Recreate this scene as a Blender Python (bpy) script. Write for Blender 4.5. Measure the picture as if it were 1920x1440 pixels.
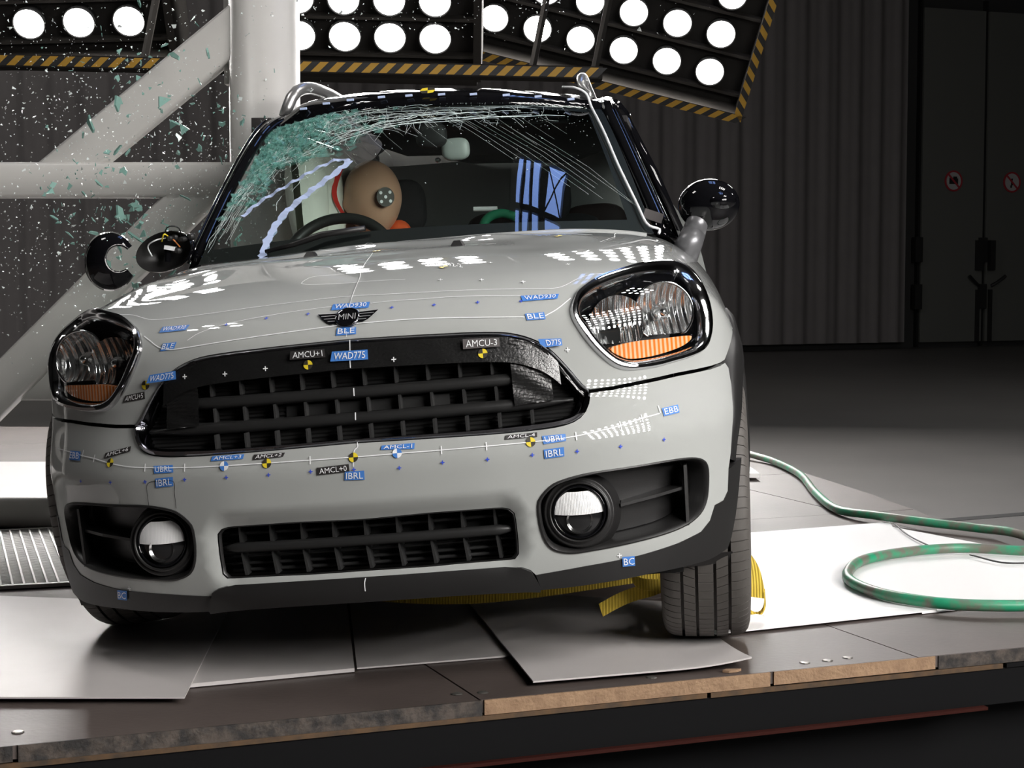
import bpy, math, random
import numpy as np
from mathutils import Vector, Matrix
from mathutils.geometry import delaunay_2d_cdt
for o in list(bpy.data.objects): bpy.data.objects.remove(o)
random.seed(7)
SC = bpy.context.scene
COL = SC.collection
# ---------------------------------------------------------------- camera, world, exposure
CAM_PITCH = 3.82          # degrees below the horizon
cam_data = bpy.data.cameras.new('camera')
cam_data.sensor_width = 36.0
cam_data.lens = 36.0 * 3304.9 / 1920.0
cam_data.clip_start = 0.05
cam_data.clip_end = 200
cam = bpy.data.objects.new('camera', cam_data)
COL.objects.link(cam)
cam.location = (0, 0, 0.975)
cam.rotation_euler = (math.radians(90 - CAM_PITCH), 0, 0)
SC.camera = cam
world = bpy.data.worlds.new('hall_air')
SC.world = world
world.use_nodes = True
world.node_tree.nodes['Background'].inputs[0].default_value = (0.010, 0.010, 0.011, 1)
world.node_tree.nodes['Background'].inputs[1].default_value = 1.0
SC.view_settings.view_transform = 'Standard'
SC.view_settings.look = 'None'
SC.view_settings.exposure = 0.0
SC.view_settings.gamma = 1.0
SC.view_settings.use_curve_mapping = False
LAMP_POWER = 102.0         # emission strength of every flood lamp lens
# ---------------------------------------------------------------- materials
MATS = {}
def pm(name, col, rough=.5, metal=0, coat=0, noise=None, bump=None, ior=1.5, alpha=1, spec=.5, trans=0, sheen=0):
    """procedural principled material; noise=(scale, second colour, contrast), bump=(scale, strength)"""
    if name in MATS: return MATS[name]
    m = bpy.data.materials.new(name); m.use_nodes = True
    nt = m.node_tree; b = nt.nodes['Principled BSDF']
    b.inputs['Base Color'].default_value = (*col, 1)
    b.inputs['Roughness'].default_value = rough
    b.inputs['Metallic'].default_value = metal
    b.inputs['Coat Weight'].default_value = coat
    b.inputs['Coat Roughness'].default_value = .02
    b.inputs['IOR'].default_value = ior
    b.inputs['Specular IOR Level'].default_value = spec
    b.inputs['Transmission Weight'].default_value = trans
    tc = nt.nodes.new('ShaderNodeTexCoord')
    if noise:
        n = nt.nodes.new('ShaderNodeTexNoise'); n.inputs['Scale'].default_value = noise[0]; n.inputs['Detail'].default_value = 6
        n.inputs['Roughness'].default_value = .6
        nt.links.new(tc.outputs['Object'], n.inputs['Vector'])
        r = nt.nodes.new('ShaderNodeValToRGB'); w = noise[2]
        r.color_ramp.elements[0].position = .5 - w; r.color_ramp.elements[1].position = .5 + w
        r.color_ramp.elements[0].color = (*col, 1); r.color_ramp.elements[1].color = (*noise[1], 1)
        nt.links.new(n.outputs['Fac'], r.inputs['Fac']); nt.links.new(r.outputs['Color'], b.inputs['Base Color'])
    if bump:
        n = nt.nodes.new('ShaderNodeTexNoise'); n.inputs['Scale'].default_value = bump[0]; n.inputs['Detail'].default_value = 4
        nt.links.new(tc.outputs['Object'], n.inputs['Vector'])
        bp = nt.nodes.new('ShaderNodeBump'); bp.inputs['Strength'].default_value = bump[1]; bp.inputs['Distance'].default_value = .01
        nt.links.new(n.outputs['Fac'], bp.inputs['Height']); nt.links.new(bp.outputs['Normal'], b.inputs['Normal'])
    MATS[name] = m
    return m
def stripes(name, ca, cb, scale, rough=.5, metal=0, axis='X', bump=.5, diag=0):
    """principled with a wave band in object space (ribs, hazard stripes)"""
    if name in MATS: return MATS[name]
    m = bpy.data.materials.new(name); m.use_nodes = True
    nt = m.node_tree; b = nt.nodes['Principled BSDF']
    b.inputs['Roughness'].default_value = rough; b.inputs['Metallic'].default_value = metal
    tc = nt.nodes.new('ShaderNodeTexCoord'); mp = nt.nodes.new('ShaderNodeMapping')
    mp.inputs['Rotation'].default_value = (0, math.radians(diag), 0)
    w = nt.nodes.new('ShaderNodeTexWave'); w.bands_direction = axis; w.inputs['Scale'].default_value = scale
    nt.links.new(tc.outputs['Object'], mp.inputs['Vector']); nt.links.new(mp.outputs['Vector'], w.inputs['Vector'])
    r = nt.nodes.new('ShaderNodeValToRGB')
    r.color_ramp.elements[0].position = .4; r.color_ramp.elements[1].position = .6
    r.color_ramp.elements[0].color = (*ca, 1); r.color_ramp.elements[1].color = (*cb, 1)
    nt.links.new(w.outputs['Fac'], r.inputs['Fac']); nt.links.new(r.outputs['Color'], b.inputs['Base Color'])
    if bump:
        bp = nt.nodes.new('ShaderNodeBump'); bp.inputs['Strength'].default_value = bump; bp.inputs['Distance'].default_value = .003
        nt.links.new(w.outputs['Fac'], bp.inputs['Height']); nt.links.new(bp.outputs['Normal'], b.inputs['Normal'])
    MATS[name] = m
    return m
def clear_pane(name, tint=(1, 1, 1), ior=1.5, rough=0.0):
    """thin pane: transmits straight through, Fresnel reflection on top"""
    if name in MATS: return MATS[name]
    m = bpy.data.materials.new(name); m.use_nodes = True
    nt = m.node_tree; nt.nodes.clear()
    out = nt.nodes.new('ShaderNodeOutputMaterial'); mix = nt.nodes.new('ShaderNodeMixShader')
    tr = nt.nodes.new('ShaderNodeBsdfTransparent'); gl = nt.nodes.new('ShaderNodeBsdfGlossy'); fr = nt.nodes.new('ShaderNodeLayerWeight'); fr.inputs['Blend'].default_value = .5
    tr.inputs['Color'].default_value = (*tint, 1); gl.inputs['Roughness'].default_value = rough
    pw_ = nt.nodes.new('ShaderNodeMath'); pw_.operation = 'POWER'; pw_.inputs[1].default_value = 5.0; f0 = ((ior - 1) / (ior + 1)) ** 2 * 1.8
    ma = nt.nodes.new('ShaderNodeMath'); ma.operation = 'MULTIPLY_ADD'; ma.inputs[1].default_value = 1 - f0; ma.inputs[2].default_value = f0   # Schlick, same on both sides of the pane
    nt.links.new(fr.outputs['Facing'], pw_.inputs[0]); nt.links.new(pw_.outputs[0], ma.inputs[0]); nt.links.new(ma.outputs[0], mix.inputs[0]); nt.links.new(tr.outputs[0], mix.inputs[1]); nt.links.new(gl.outputs[0], mix.inputs[2])
    nt.links.new(mix.outputs[0], out.inputs[0])
    MATS[name] = m
    return m
def frosted(name, col, opac, rough=.15):
    """crazed glass: part see-through, part pale scattering with a glint"""
    if name in MATS: return MATS[name]
    m = bpy.data.materials.new(name); m.use_nodes = True
    nt = m.node_tree; b = nt.nodes['Principled BSDF']; out = nt.nodes['Material Output']
    b.inputs['Base Color'].default_value = (*col, 1); b.inputs['Roughness'].default_value = rough; b.inputs['Specular IOR Level'].default_value = 1.0
    tr = nt.nodes.new('ShaderNodeBsdfTransparent'); mix = nt.nodes.new('ShaderNodeMixShader')
    tr.inputs['Color'].default_value = (.75, .9, .86, 1); mix.inputs[0].default_value = opac
    nt.links.new(tr.outputs[0], mix.inputs[1]); nt.links.new(b.outputs[0], mix.inputs[2]); nt.links.new(mix.outputs[0], out.inputs[0])
    MATS[name] = m
    return m
def glow(name, col, strength, radial=None):
    """emitter; radial=(inner, outer) strengths from the lens centre to its rim, in object space"""
    if name in MATS: return MATS[name]
    m = bpy.data.materials.new(name); m.use_nodes = True
    nt = m.node_tree; nt.nodes.clear()
    out = nt.nodes.new('ShaderNodeOutputMaterial'); e = nt.nodes.new('ShaderNodeEmission')
    e.inputs['Color'].default_value = (*col, 1); e.inputs['Strength'].default_value = strength
    if radial:
        tc = nt.nodes.new('ShaderNodeTexCoord'); ln = nt.nodes.new('ShaderNodeVectorMath'); ln.operation = 'LENGTH'
        mr = nt.nodes.new('ShaderNodeMapRange'); mr.inputs['From Min'].default_value = radial[2]; mr.inputs['From Max'].default_value = radial[3]
        mr.inputs['To Min'].default_value = radial[0]; mr.inputs['To Max'].default_value = radial[1]
        nt.links.new(tc.outputs['Object'], ln.inputs[0]); nt.links.new(ln.outputs['Value'], mr.inputs['Value']); nt.links.new(mr.outputs['Result'], e.inputs['Strength'])
    nt.links.new(e.outputs[0], out.inputs[0])
    MATS[name] = m
    return m
# ---------------------------------------------------------------- mesh helpers
def mk(name, v, f, mat, parent=None, smooth=False, sharp=None, normals=None):
    me = bpy.data.meshes.new(name)
    me.from_pydata([tuple(map(float, p)) for p in v], [], [tuple(map(int, q)) for q in f])
    if isinstance(mat, (list, tuple)):
        for k in mat: me.materials.append(k)
    else: me.materials.append(mat)
    if smooth or sharp or normals is not None:
        me.polygons.foreach_set('use_smooth', [True] * len(me.polygons))
    me.update()
    if sharp: me.set_sharp_from_angle(angle=math.radians(sharp))
    if normals is not None: me.normals_split_custom_set_from_vertices([tuple(map(float, n)) for n in normals])
    o = bpy.data.objects.new(name, me); COL.objects.link(o)
    if parent: o.parent = parent
    return o
def share(src, name, parent=None, loc=None, rot=None, scale=None):
    o = bpy.data.objects.new(name, src.data); COL.objects.link(o)
    if parent: o.parent = parent
    if loc is not None: o.location = loc
    if rot is not None: o.rotation_euler = rot
    if scale is not None: o.scale = scale
    return o
def empty(name, loc=(0, 0, 0), rot=(0, 0, 0)):
    o = bpy.data.objects.new(name, None); COL.objects.link(o); o.location = loc; o.rotation_euler = rot; o.empty_display_size = .1
    return o
def tag(o, label, cat, group=None, kind=None):
    o['label'] = label; o['category'] = cat
    if group: o['group'] = group
    if kind: o['kind'] = kind
    return o
def struct(o):
    o['kind'] = 'structure'; return o
class MB:
    """collects shapes for ONE mesh"""
    def __init__(s): s.v = []; s.f = []
    def add(s, v, f):
        k = len(s.v); s.v += [tuple(p) for p in v]; s.f += [tuple(i + k for i in q) for q in f]; return s
    def box(s, lo, hi, M=None):
        x0, y0, z0 = lo; x1, y1, z1 = hi
        v = [(x0, y0, z0), (x1, y0, z0), (x1, y1, z0), (x0, y1, z0), (x0, y0, z1), (x1, y0, z1), (x1, y1, z1), (x0, y1, z1)]
        if M is not None: v = [tuple(M @ Vector(p)) for p in v]
        return s.add(v, [(3, 2, 1, 0), (4, 5, 6, 7), (0, 1, 5, 4), (1, 2, 6, 5), (2, 3, 7, 6), (3, 0, 4, 7)])
    def tube(s, path, r, n=8, cap=True, flat=1.0, up=(0, 0, 1)):
        v, f = sweep(path, r, n, cap, flat, up); return s.add(v, f)
    def prism(s, poly, z0, z1):
        n = len(poly)
        v = [(p[0], p[1], z0) for p in poly] + [(p[0], p[1], z1) for p in poly]
        f = [tuple(range(n - 1, -1, -1)), tuple(range(n, 2 * n))] + [(i, (i + 1) % n, n + (i + 1) % n, n + i) for i in range(n)]
        return s.add(v, f)
    def build(s, name, mat, parent=None, smooth=False, sharp=None): return mk(name, s.v, s.f, mat, parent, smooth, sharp)
def sweep(path, r, n=8, cap=True, flat=1.0, up=(0, 0, 1)):
    P = [Vector(p) for p in path]; rs = r if isinstance(r, (list, tuple)) else [r] * len(P)
    v = []; f = []
    for i, p in enumerate(P):
        t = (P[min(i + 1, len(P) - 1)] - P[max(i - 1, 0)]).normalized()
        u = Vector(up)
        if abs(t.dot(u)) > .95: u = Vector((0, 1, 0)) if abs(t.y) < .9 else Vector((1, 0, 0))
        a = t.cross(u).normalized(); b = a.cross(t).normalized()
        for k in range(n):
            w = 2 * math.pi * (k + .5) / n
            v.append(p + a * math.cos(w) * rs[i] + b * math.sin(w) * rs[i] * flat)
    for i in range(len(P) - 1):
        for k in range(n): f.append((i * n + k, i * n + (k + 1) % n, (i + 1) * n + (k + 1) % n, (i + 1) * n + k))
    if cap:
        f.append(tuple(range(n - 1, -1, -1))); f.append(tuple(range((len(P) - 1) * n, len(P) * n)))
    return v, f
def lathe(prof, n=32, axis=Vector((0, 0, 1)), org=(0, 0, 0), close=False):
    """prof = [(radius, height along axis)]"""
    ax = Vector(axis).normalized(); u = ax.orthogonal().normalized(); w = ax.cross(u); o = Vector(org)
    v = []; f = []
    for r, h in prof:
        for k in range(n):
            t = 2 * math.pi * k / n; v.append(o + ax * h + (u * math.cos(t) + w * math.sin(t)) * r)
    for i in range(len(prof) - 1):
        for k in range(n): f.append((i * n + k, i * n + (k + 1) % n, (i + 1) * n + (k + 1) % n, (i + 1) * n + k))
    return v, f
def spline(pts, n, closed=False):
    """Catmull-Rom resampled to n points by arc length"""
    p = np.array(pts, float)
    q = np.vstack([p[-1], p, p[0], p[1]]) if closed else np.vstack([2 * p[0] - p[1], p, 2 * p[-1] - p[-2]])
    m = len(p) if closed else len(p) - 1
    t = np.linspace(0, 1, 12, endpoint=False)[:, None]; out = []
    for i in range(m):
        a, b, c, d = q[i], q[i + 1], q[i + 2], q[i + 3]
        out.append(.5 * (2 * b + (c - a) * t + (2 * a - 5 * b + 4 * c - d) * t * t + (3 * b - a - 3 * c + d) * t ** 3))
    out = np.vstack(out + [p[:1] if closed else p[-1:]])
    s = np.r_[0, np.cumsum(np.linalg.norm(np.diff(out, axis=0), axis=1))]
    k = np.linspace(0, s[-1], n + 1)[:-1] if closed else np.linspace(0, s[-1], n)
    return np.stack([np.interp(k, s, out[:, j]) for j in range(p.shape[1])], 1)
def grid_faces(nu, nv, flip=False):
    f = []
    for j in range(nv - 1):
        for i in range(nu - 1):
            q = (j * nu + i, j * nu + i + 1, (j + 1) * nu + i + 1, (j + 1) * nu + i); f.append(q[::-1] if flip else q)
    return f
TXT = {}
def text_mesh(s, bold=.0):
    """verts (normalised 0..1 box) and faces of a line of lettering"""
    if s in TXT: return TXT[s]
    c = bpy.data.curves.new('lettering', 'FONT'); c.body = s; c.resolution_u = 2; c.offset = bold
    o = bpy.data.objects.new('lettering', c); me = bpy.data.meshes.new_from_object(o)
    v = np.array([p.co[:2] for p in me.vertices]); f = [tuple(p.vertices) for p in me.polygons]
    lo = v.min(0); hi = v.max(0); v = (v - lo) / (hi - lo)
    bpy.data.objects.remove(o); bpy.data.curves.remove(c); bpy.data.meshes.remove(me)
    TXT[s] = (v, f, (hi - lo)[0] / (hi - lo)[1])
    return TXT[s]

# ---------------------------------------------------------------- hall
M_FLOOR = pm('hall_concrete', (.085, .08, .078), .5, noise=(.7, (.11, .105, .10), .25), bump=(30, .05))
M_CURT = pm('grey_curtain', (.17, .158, .156), .9, noise=(3, (.15, .14, .138), .3))
M_DARK = pm('dark_wall_paint', (.03, .03, .03), .8)
M_BLACK = pm('matt_black', (.012, .012, .012), .6)
M_SEAM = pm('door_seam_black', (.004, .004, .004), .8)
FZ = -.5
b = MB().prism([(-32, -14), (32, -14), (32, 46), (-32, 46)], FZ - .1, FZ)
struct(b.build('floor', M_FLOOR))
# darker joint lines and a lighter strip let into the hall floor
e1 = Vector((.929, .369, 0)); e2 = Vector((-.369, .929, 0))
jt = MB()
for a, c, w in [((.55, 5.30), (2.6, 6.15), .03), ((.80, 5.41), (.98, 4.9), .025), ((1.35, 9.6), (6.6, 12.2), .05), ((5.2, 11.5), (9, 7.2), .05)]:
    d = Vector((c[0] - a[0], c[1] - a[1], 0)).normalized(); n = Vector((-d.y, d.x, 0)) * w
    jt.prism([(a[0] - n.x, a[1] - n.y), (c[0] - n.x, c[1] - n.y), (c[0] + n.x, c[1] + n.y), (a[0] + n.x, a[1] + n.y)], FZ - .01, FZ + .002)
struct(jt.build('trim_1', M_SEAM))
b = MB().box((-32, -14, 8.6), (32, 46, 8.8)); struct(b.build('ceiling', M_DARK))
W0 = Vector((4.05, 30.4, 0)); WD = Vector((.927, .375, 0)); WN = Vector((.375, -.927, 0))
def onwall(s, z, off=0): return W0 + WD * s + WN * off + Vector((0, 0, z))
b = MB()
b.add([onwall(-34, FZ, -.3), onwall(32, FZ, -.3), onwall(32, 8.6, -.3), onwall(-34, 8.6, -.3), onwall(-34, FZ, -.6), onwall(32, FZ, -.6), onwall(32, 8.6, -.6), onwall(-34, 8.6, -.6)],
      [(0, 1, 2, 3), (7, 6, 5, 4), (0, 4, 5, 1), (2, 6, 7, 3)])
struct(b.build('wall_back', M_DARK))
b = MB().box((-26, -14, FZ), (-25.8, 24, 8.6)); struct(b.build('wall_left', M_DARK))
b = MB().box((25.8, -14, FZ), (26, 38, 8.6)); struct(b.build('wall_right', M_DARK))
struct(MB().box((-26, -13.4, FZ), (26, -13.2, 8.6)).build('wall_front', M_DARK))
# daylit roof light in the hall ceiling with its glazing bars
M_SKYPANE = glow('daylit_pane', (.28, .45, 1.0), 6.0)
M_MULL = pm('window_mullion', (.02, .02, .02), .5)
SKY = (.80, 2.25, 7.0, 10.3)
def roof_light(n, x0, x1, y0, y1):
    w = x1 - x0; bars = [(x0 - .15, .15), (x0 + w * .08, w * .05), (x0 + w * .24, w * .06), (x0 + w * .47, w * .16), (x1, .15)]
    f = MB()
    for bx, bw in bars: f.box((bx, y0 - .15, 8.35), (bx + bw, y1 + .15, 8.6))
    for yy in (y0 - .15, y0 + (y1 - y0) * .30, y1): f.box((x0 - .15, yy, 8.36), (x1 + .15, yy + .22, 8.6))
    xr = x0 + w * .63; ym = y0 + (y1 - y0) * .30 + .22
    f.tube([(xr, ym, 8.5), (x1, y1, 8.5)], .025, 6); f.tube([(x1, ym, 8.5), (xr, y1, 8.5)], .025, 6)
    o = struct(f.build('window_%d' % n, M_MULL))
    xs = [x0] + sum([[bx, bx + bw] for bx, bw in bars[1:-1]], []) + [x1]
    for p, q in zip(xs[::2], xs[1::2]):
        for ya, yb in ((y0, y0 + (y1 - y0) * .30), (ym, y1)): MB().box((p, ya, 8.55), (q, yb, 8.59)).build('pane', M_SKYPANE, o)
roof_light(1, *SKY)
# pleated curtain in front of the back wall
nu = 900; v = []; SL, SR = -33.0, 3.2
for i in range(nu):
    s = SL + (SR - SL) * i / (nu - 1)
    d = .03 * math.sin(s * 13.2 + 1.2 * math.sin(s * 2.1)) + .012 * math.sin(s * 29 + 2) + .05
    for z in (FZ + .12, 3.0, 8.55): v.append(onwall(s, z, d * (1.0 if z < 8 else .9)))
f = []
for i in range(nu - 1):
    for j in range(2): f.append((i * 3 + j, (i + 1) * 3 + j, (i + 1) * 3 + j + 1, i * 3 + j + 1))
cur = mk('curtain', v, f, M_CURT, smooth=True)
tag(cur, 'tall dark grey pleated curtain hanging along the back wall', 'curtain')
# steel double door with prohibition signs
M_DOOR = pm('door_grey', (.115, .118, .108), .6)
M_RED = pm('sign_red', (.35, .03, .04), .5); M_SIGNW = pm('sign_white', (.42, .42, .42), .5); M_SIGNK = pm('sign_black', (.01, .012, .012), .5)
def wbox(bm, s0, s1, z0, z1, o0, o1):
    P = [onwall(s, z, o) for o in (o1, o0) for s, z in ((s0, z0), (s1, z0), (s1, z1), (s0, z1))]
    bm.add(P, [(0, 1, 2, 3), (7, 6, 5, 4), (0, 4, 5, 1), (1, 5, 6, 2), (2, 6, 7, 3), (3, 7, 4, 0)])
door_x = [3.62, 5.03, 6.5]
for k in range(2):
    b = MB(); wbox(b, door_x[k] + .05, door_x[k + 1] - .03, FZ + .1, 5.6, -.3, -.16)
    d = struct(b.build('door_%d' % (k + 1), M_DOOR))
    b = MB(); wbox(b, door_x[k], door_x[k] + .045, FZ + .02, 5.8, -.3, -.2); b.build('door_gap', M_SEAM, d)
    b = MB(); sg = -1 if k == 0 else 1; s = door_x[1] + sg * .14
    wbox(b, s - .03, s + .03, -.2 if False else FZ + .1, .55, -.16, -.10); b.build('door_rod', M_BLACK, d)
    b = MB(); wbox(b, s - .05, s + .05, .9, 1.45, -.16, -.05); b.build('door_lock', M_BLACK, d)
    b = MB(); b.tube([onwall(s, .62, -.1), onwall(s + sg * .10, .68, -.06), onwall(s + sg * .26, .80, -.02)], .03, 6); b.build('door_handle', M_BLACK, d)
    for z in (1.05, .2): b = MB(); wbox(b, door_x[k] - .12, door_x[k] + .03, z, z + .45, -.2, -.08); b.build('hinge', M_BLACK, d)
def sign(s, z, r, kind, label):
    R = Matrix((WD, -WN, Vector((0, 0, 1)))).transposed()
    root = empty('prohibition_sign', onwall(s, z, -.15)); root.rotation_euler = R.to_euler()
    v, f = lathe([(0, -.012), (r * .99, -.012)], 32, (0, 1, 0)); mk('sign_plate', v, f, M_SIGNW, root)
    v, f = lathe([(r, 0), (r, -.02), (r * .84, -.02), (r * .84, -.012)], 32, (0, 1, 0)); mk('red_ring', v, f, M_RED, root)
    c = math.cos(math.pi / 4) * r * .88; w = r * .07
    mk('red_bar', [(-c - w, -.021, c - w), (-c + w, -.021, c + w), (c + w, -.021, -c + w), (c - w, -.021, -c - w)], [(0, 3, 2, 1)], M_RED, root)
    b = MB()
    if kind == 'camera':
        b.box((-r * .5, -.018, -r * .3), (r * .5, -.014, r * .25)); b.box((-r * .05, -.018, r * .2), (r * .38, -.014, r * .42))
    else:
        b.box((-r * .2, -.018, -r * .55), (-r * .02, -.014, -r * .3)); b.box((-r * .12, -.018, -r * .3), (r * .1, -.014, r * .1)); b.box((-r * .1, -.018, r * .15), (r * .08, -.014, r * .35))
    b.build('pictogram', M_SIGNK, root)
    tag(root, label, 'sign')
sign(4.33, 2.52, .19, 'camera', 'round no-photography sign with a black camera pictogram on the door')
sign(5.62, 2.52, .19, 'person', 'round prohibition sign with a walking figure on the door leaf')
# ---------------------------------------------------------------- flood lamp banks
M_LAMPCAN = pm('lamp_can_black', (.012, .012, .012), .8, spec=.1); M_LRIM = pm('lamp_rim_steel', (.5, .5, .5), .3, 1)
M_YEL = pm('hazard_yellow', (.36, .20, .015), .6); M_HBLK = pm('hazard_black', (.008, .008, .008), .6)
M_BANK = pm('bank_housing', (.016, .015, .014), .9, spec=.1); M_RAIL = pm('bank_rail', (.022, .020, .018), .9, spec=.1)
M_LENS = glow('flood_lamp_lens', (1, .97, .94), LAMP_POWER, radial=(LAMP_POWER * 2.2, .75, .055, .1165))
def hazard(name, L, h, parent, M):
    """black strip with slanted yellow blocks along local x"""
    n = max(2, int(L / .12)); p = L / n; v = []; f = []; mi = []
    for i in range(n):
        for k in range(2):
            x0 = (i + k * .5) * p; x1 = x0 + p * .5; sk = h * .5
            a = len(v); v += [(x0 - sk, 0, 0), (x1 - sk, 0, 0), (x1 + sk, 0, h), (x0 + sk, 0, h)]; f.append((a, a + 1, a + 2, a + 3)); mi.append(k)
    v = [tuple(M @ Vector(p_)) for p_ in v]
    o = mk(name, v, f, [M_YEL, M_HBLK], parent)
    for pl, k in zip(o.data.polygons, mi): pl.material_index = k
    return o
LENS = None
def bank(org, col, row, nc, nr, label, lr=.118, tape=('b', 'r'), marg=.30, skip=(), target=(0, 4.5, .6)):
    """rows of flood lamps on a black housing; lamp (0,0) at org, stepping by col and row vectors"""
    global LENS
    col = Vector(col); row = Vector(row); ex = col.normalized(); n = ex.cross(row).normalized(); 
    mid = Vector(org) + col * (nc - 1) / 2 + row * (nr - 1) / 2
    if n.dot(Vector(target) - mid) < 0: ex = -ex; n = -n
    ez = row.normalized(); ez = (ez - ex * ez.dot(ex)).normalized(); ey = -(n)
    if ex.cross(ey).dot(ez) < 0: ex = -ex
    root = empty('flood_lamp_bank', org); root.rotation_euler = Matrix((ex, ey, ez)).transposed().to_euler()
    lc = [Vector((ex.dot(col) * i + ex.dot(row) * j, 0, ez.dot(col) * i + ez.dot(row) * j)) for j in range(nr) for i in range(nc)]
    xs = [p.x for p in lc]; zs = [p.z for p in lc]
    x0, x1, z0, z1 = min(xs) - .32, max(xs) + .32, min(zs) - marg, max(zs) + .32
    MB().box((x0, .1, z0), (x1, .5, z1)).build('housing', M_BANK, root)
    MB().box((x0, -.12, z0 - .03), (x1, .5, z0 + .03)).build('frame_rail', M_RAIL, root)
    for x in (x0, x1): MB().box((x - .03, -.12, z0), (x + .03, .5, z1)).build('frame_rail', M_RAIL, root)
    for j in range(nr + 1):
        z = z0 + marg * .45 + j * (z1 - z0 - marg) / nr; MB().box((x0, .02, z - .012), (x1, .1, z + .012)).build('cross_rail', M_RAIL, root)
    if 'b' in tape: hazard('hazard_stripe', x1 - x0 + .06, .075, root, Matrix.Translation((x0 - .03, -.122, z0 - .05)))
    if 'r' in tape: hazard('hazard_stripe', z1 - z0, .07, root, Matrix.Translation((x1 + .033, -.122, z0)) @ Matrix.Rotation(-math.pi / 2, 4, 'Y'))
    for p in lc:
        if (round(p.x, 2), round(p.z, 2)) in skip: continue
        if LENS is None:
            v, f = lathe([(lr * .55, .16), (lr * .9, .1), (lr * 1.05, 0), (lr * 1.05, -.03), (lr, -.03), (lr, 0)], 24, (0, 1, 0))
            c0 = mk('lamp', v, f, M_LAMPCAN, root, sharp=40)
            v, f = lathe([(lr, -.01), (lr * .92, -.033), (lr * .75, -.052), (lr * .5, -.066), (lr * .2, -.073), (0.001, -.074)], 20, (0, 1, 0))
            l0 = mk('lens', v, f, M_LENS, c0, smooth=True); c0.location = p; LENS = (c0, l0)
        else:
            c = share(LENS[0], 'lamp', root, p); share(LENS[1], 'lens', c)
    tag(root, label, 'flood lamp', 'flood lamp banks hung in the hall')
    return root
bank((1.668, 15, 2.618), (-.363, 0, .089), (.073, -.16, .293), 6, 9, 'flood lamp bank beyond the car roof with a hazard-striped end hanging before the curtain', tape=('b', 'r'))
bank((-.577, 13.4, 2.69), (-.3396, 0, .0083), (.006, -.15, .253), 4, 9, 'flood lamp bank beyond the car roof, next to the white steel pole', tape=())
bank((-2.899, 13.5, 2.834), (-.378, 0, -.01), (-.007, -.16, .28), 4, 8, 'flood lamp bank seen behind the diagonal strut of the pole frame', tape=())
def aimed_bank(c, target, nc, nr, label):
    c = Vector(c); a = (Vector(target) - c).normalized(); row = Vector((0, 0, 1)) - a * a.z
    row = row.normalized() * .40 if row.length > .05 else Vector((0, .42, 0)); col = a.cross(row).normalized() * .42
    bank(c - col * (nc - 1) / 2 - row * (nr - 1) / 2, col, row, nc, nr, label, target=target)
aimed_bank((-3.3, 4.8, 5.7), (-3.3, 4.8, 0), 3, 2, 'flood lamp bank hung flat above the grating side of the platform')
aimed_bank((3.2, 4.9, 5.7), (3.2, 4.9, 0), 4, 3, 'flood lamp bank hung flat above the hose side of the platform')
aimed_bank((4.5, .1, 3.4), (.2, 4.0, .5), 11, 7, 'flood lamp bank angled at the headlight and hose side of the car')
aimed_bank((6.5, 17.0, 7.0), (6.5, 17.0, 0), 5, 3, 'added unseen flood lamp bank brightening the empty hall floor by the doors')  # added bank out of view, lifts the dark floor and curtain
aimed_bank((-6.0, 18.5, 6.8), (-7.0, 22.5, 0), 7, 3, 'added unseen flood lamp bank brightening the curtain behind the pole frame')  # added fill bank out of view, aimed to brighten the far curtain
# roof beams between the banks
# hazard-striped gantry beam below the lamp banks
g = empty('gantry_beam', (-5.4, 12.75, 2.485)); g.rotation_euler = (0, math.radians(1.2), 0)
MB().box((0, 0, -.045), (6.05, .25, .045)).build('beam', M_RAIL, g)
hazard('hazard_stripe', 6.05, .07, g, Matrix.Translation((0, -.003, -.035)))
for x, l in ((2.75, .7), (5.55, .7), (6.0, .7), (1.2, .7)):
    MB().tube([(x, .1, .05), (x + .12, .1, l)], .03, 6).build('hanger', M_RAIL, g)
tag(g, 'low hazard-striped gantry beam running below the lamp banks', 'beam')
# ---------------------------------------------------------------- test platform
M_PLY = pm('phenolic_plywood', (.058, .044, .039), .5, noise=(2.2, (.10, .080, .072), .3), bump=(60, .06))
M_PLYE = pm('plywood_edge', (.34, .22, .13), .8, noise=(25, (.20, .12, .07), .3), bump=(80, .5))
M_PLYD = pm('worn_dark_edge', (.016, .014, .013), .7, noise=(26, (.07, .055, .045), .10), bump=(50, .4))
M_RUST = pm('rusty_strip', (.12, .062, .022), .7, noise=(20, (.02, .016, .012), .3))
M_BEAM = pm('black_beam', (.0045, .0045, .005), .7, spec=.1); M_REDB = pm('dark_red_paint', (.030, .007, .005), .7, spec=.1)
PLAT = [(-4.2, 2.275), (1.98, 4.735), (1.95, 5.45), (1.809, 6.175), (1.675, 6.871), (1.538, 7.539), (1.394, 8.483), (1.219, 9.218), (.95, 10.4), (-4.2, 10.8)]
def clip(poly, a, c, keep_left=True):
    out = []; A = Vector(a); D = (Vector(c) - A)
    def sd(p): return (D.x * (p[1] - A.y) - D.y * (p[0] - A.x)) * (1 if keep_left else -1)
    for i in range(len(poly)):
        p, q = poly[i], poly[(i + 1) % len(poly)]; sp, sq = sd(p), sd(q)
        if sp >= 0: out.append(p)
        if sp * sq < 0:
            t = sp / (sp - sq); out.append((p[0] + (q[0] - p[0]) * t, p[1] + (q[1] - p[1]) * t))
    return out
plat = empty('test_platform', (0, 3.95, FZ))
off = Vector((0, 3.95, FZ))
def pl(bm): bm.v = [tuple(Vector(p) - off) for p in bm.v]; return bm
pl(MB().prism([(-4.0, 2.50), (1.9, 4.85), (1.7, 6.3), (1.0, 9.6), (-4.0, 10.2)], FZ + .02, -.16)).build('base_frame', M_BEAM, plat)
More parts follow.
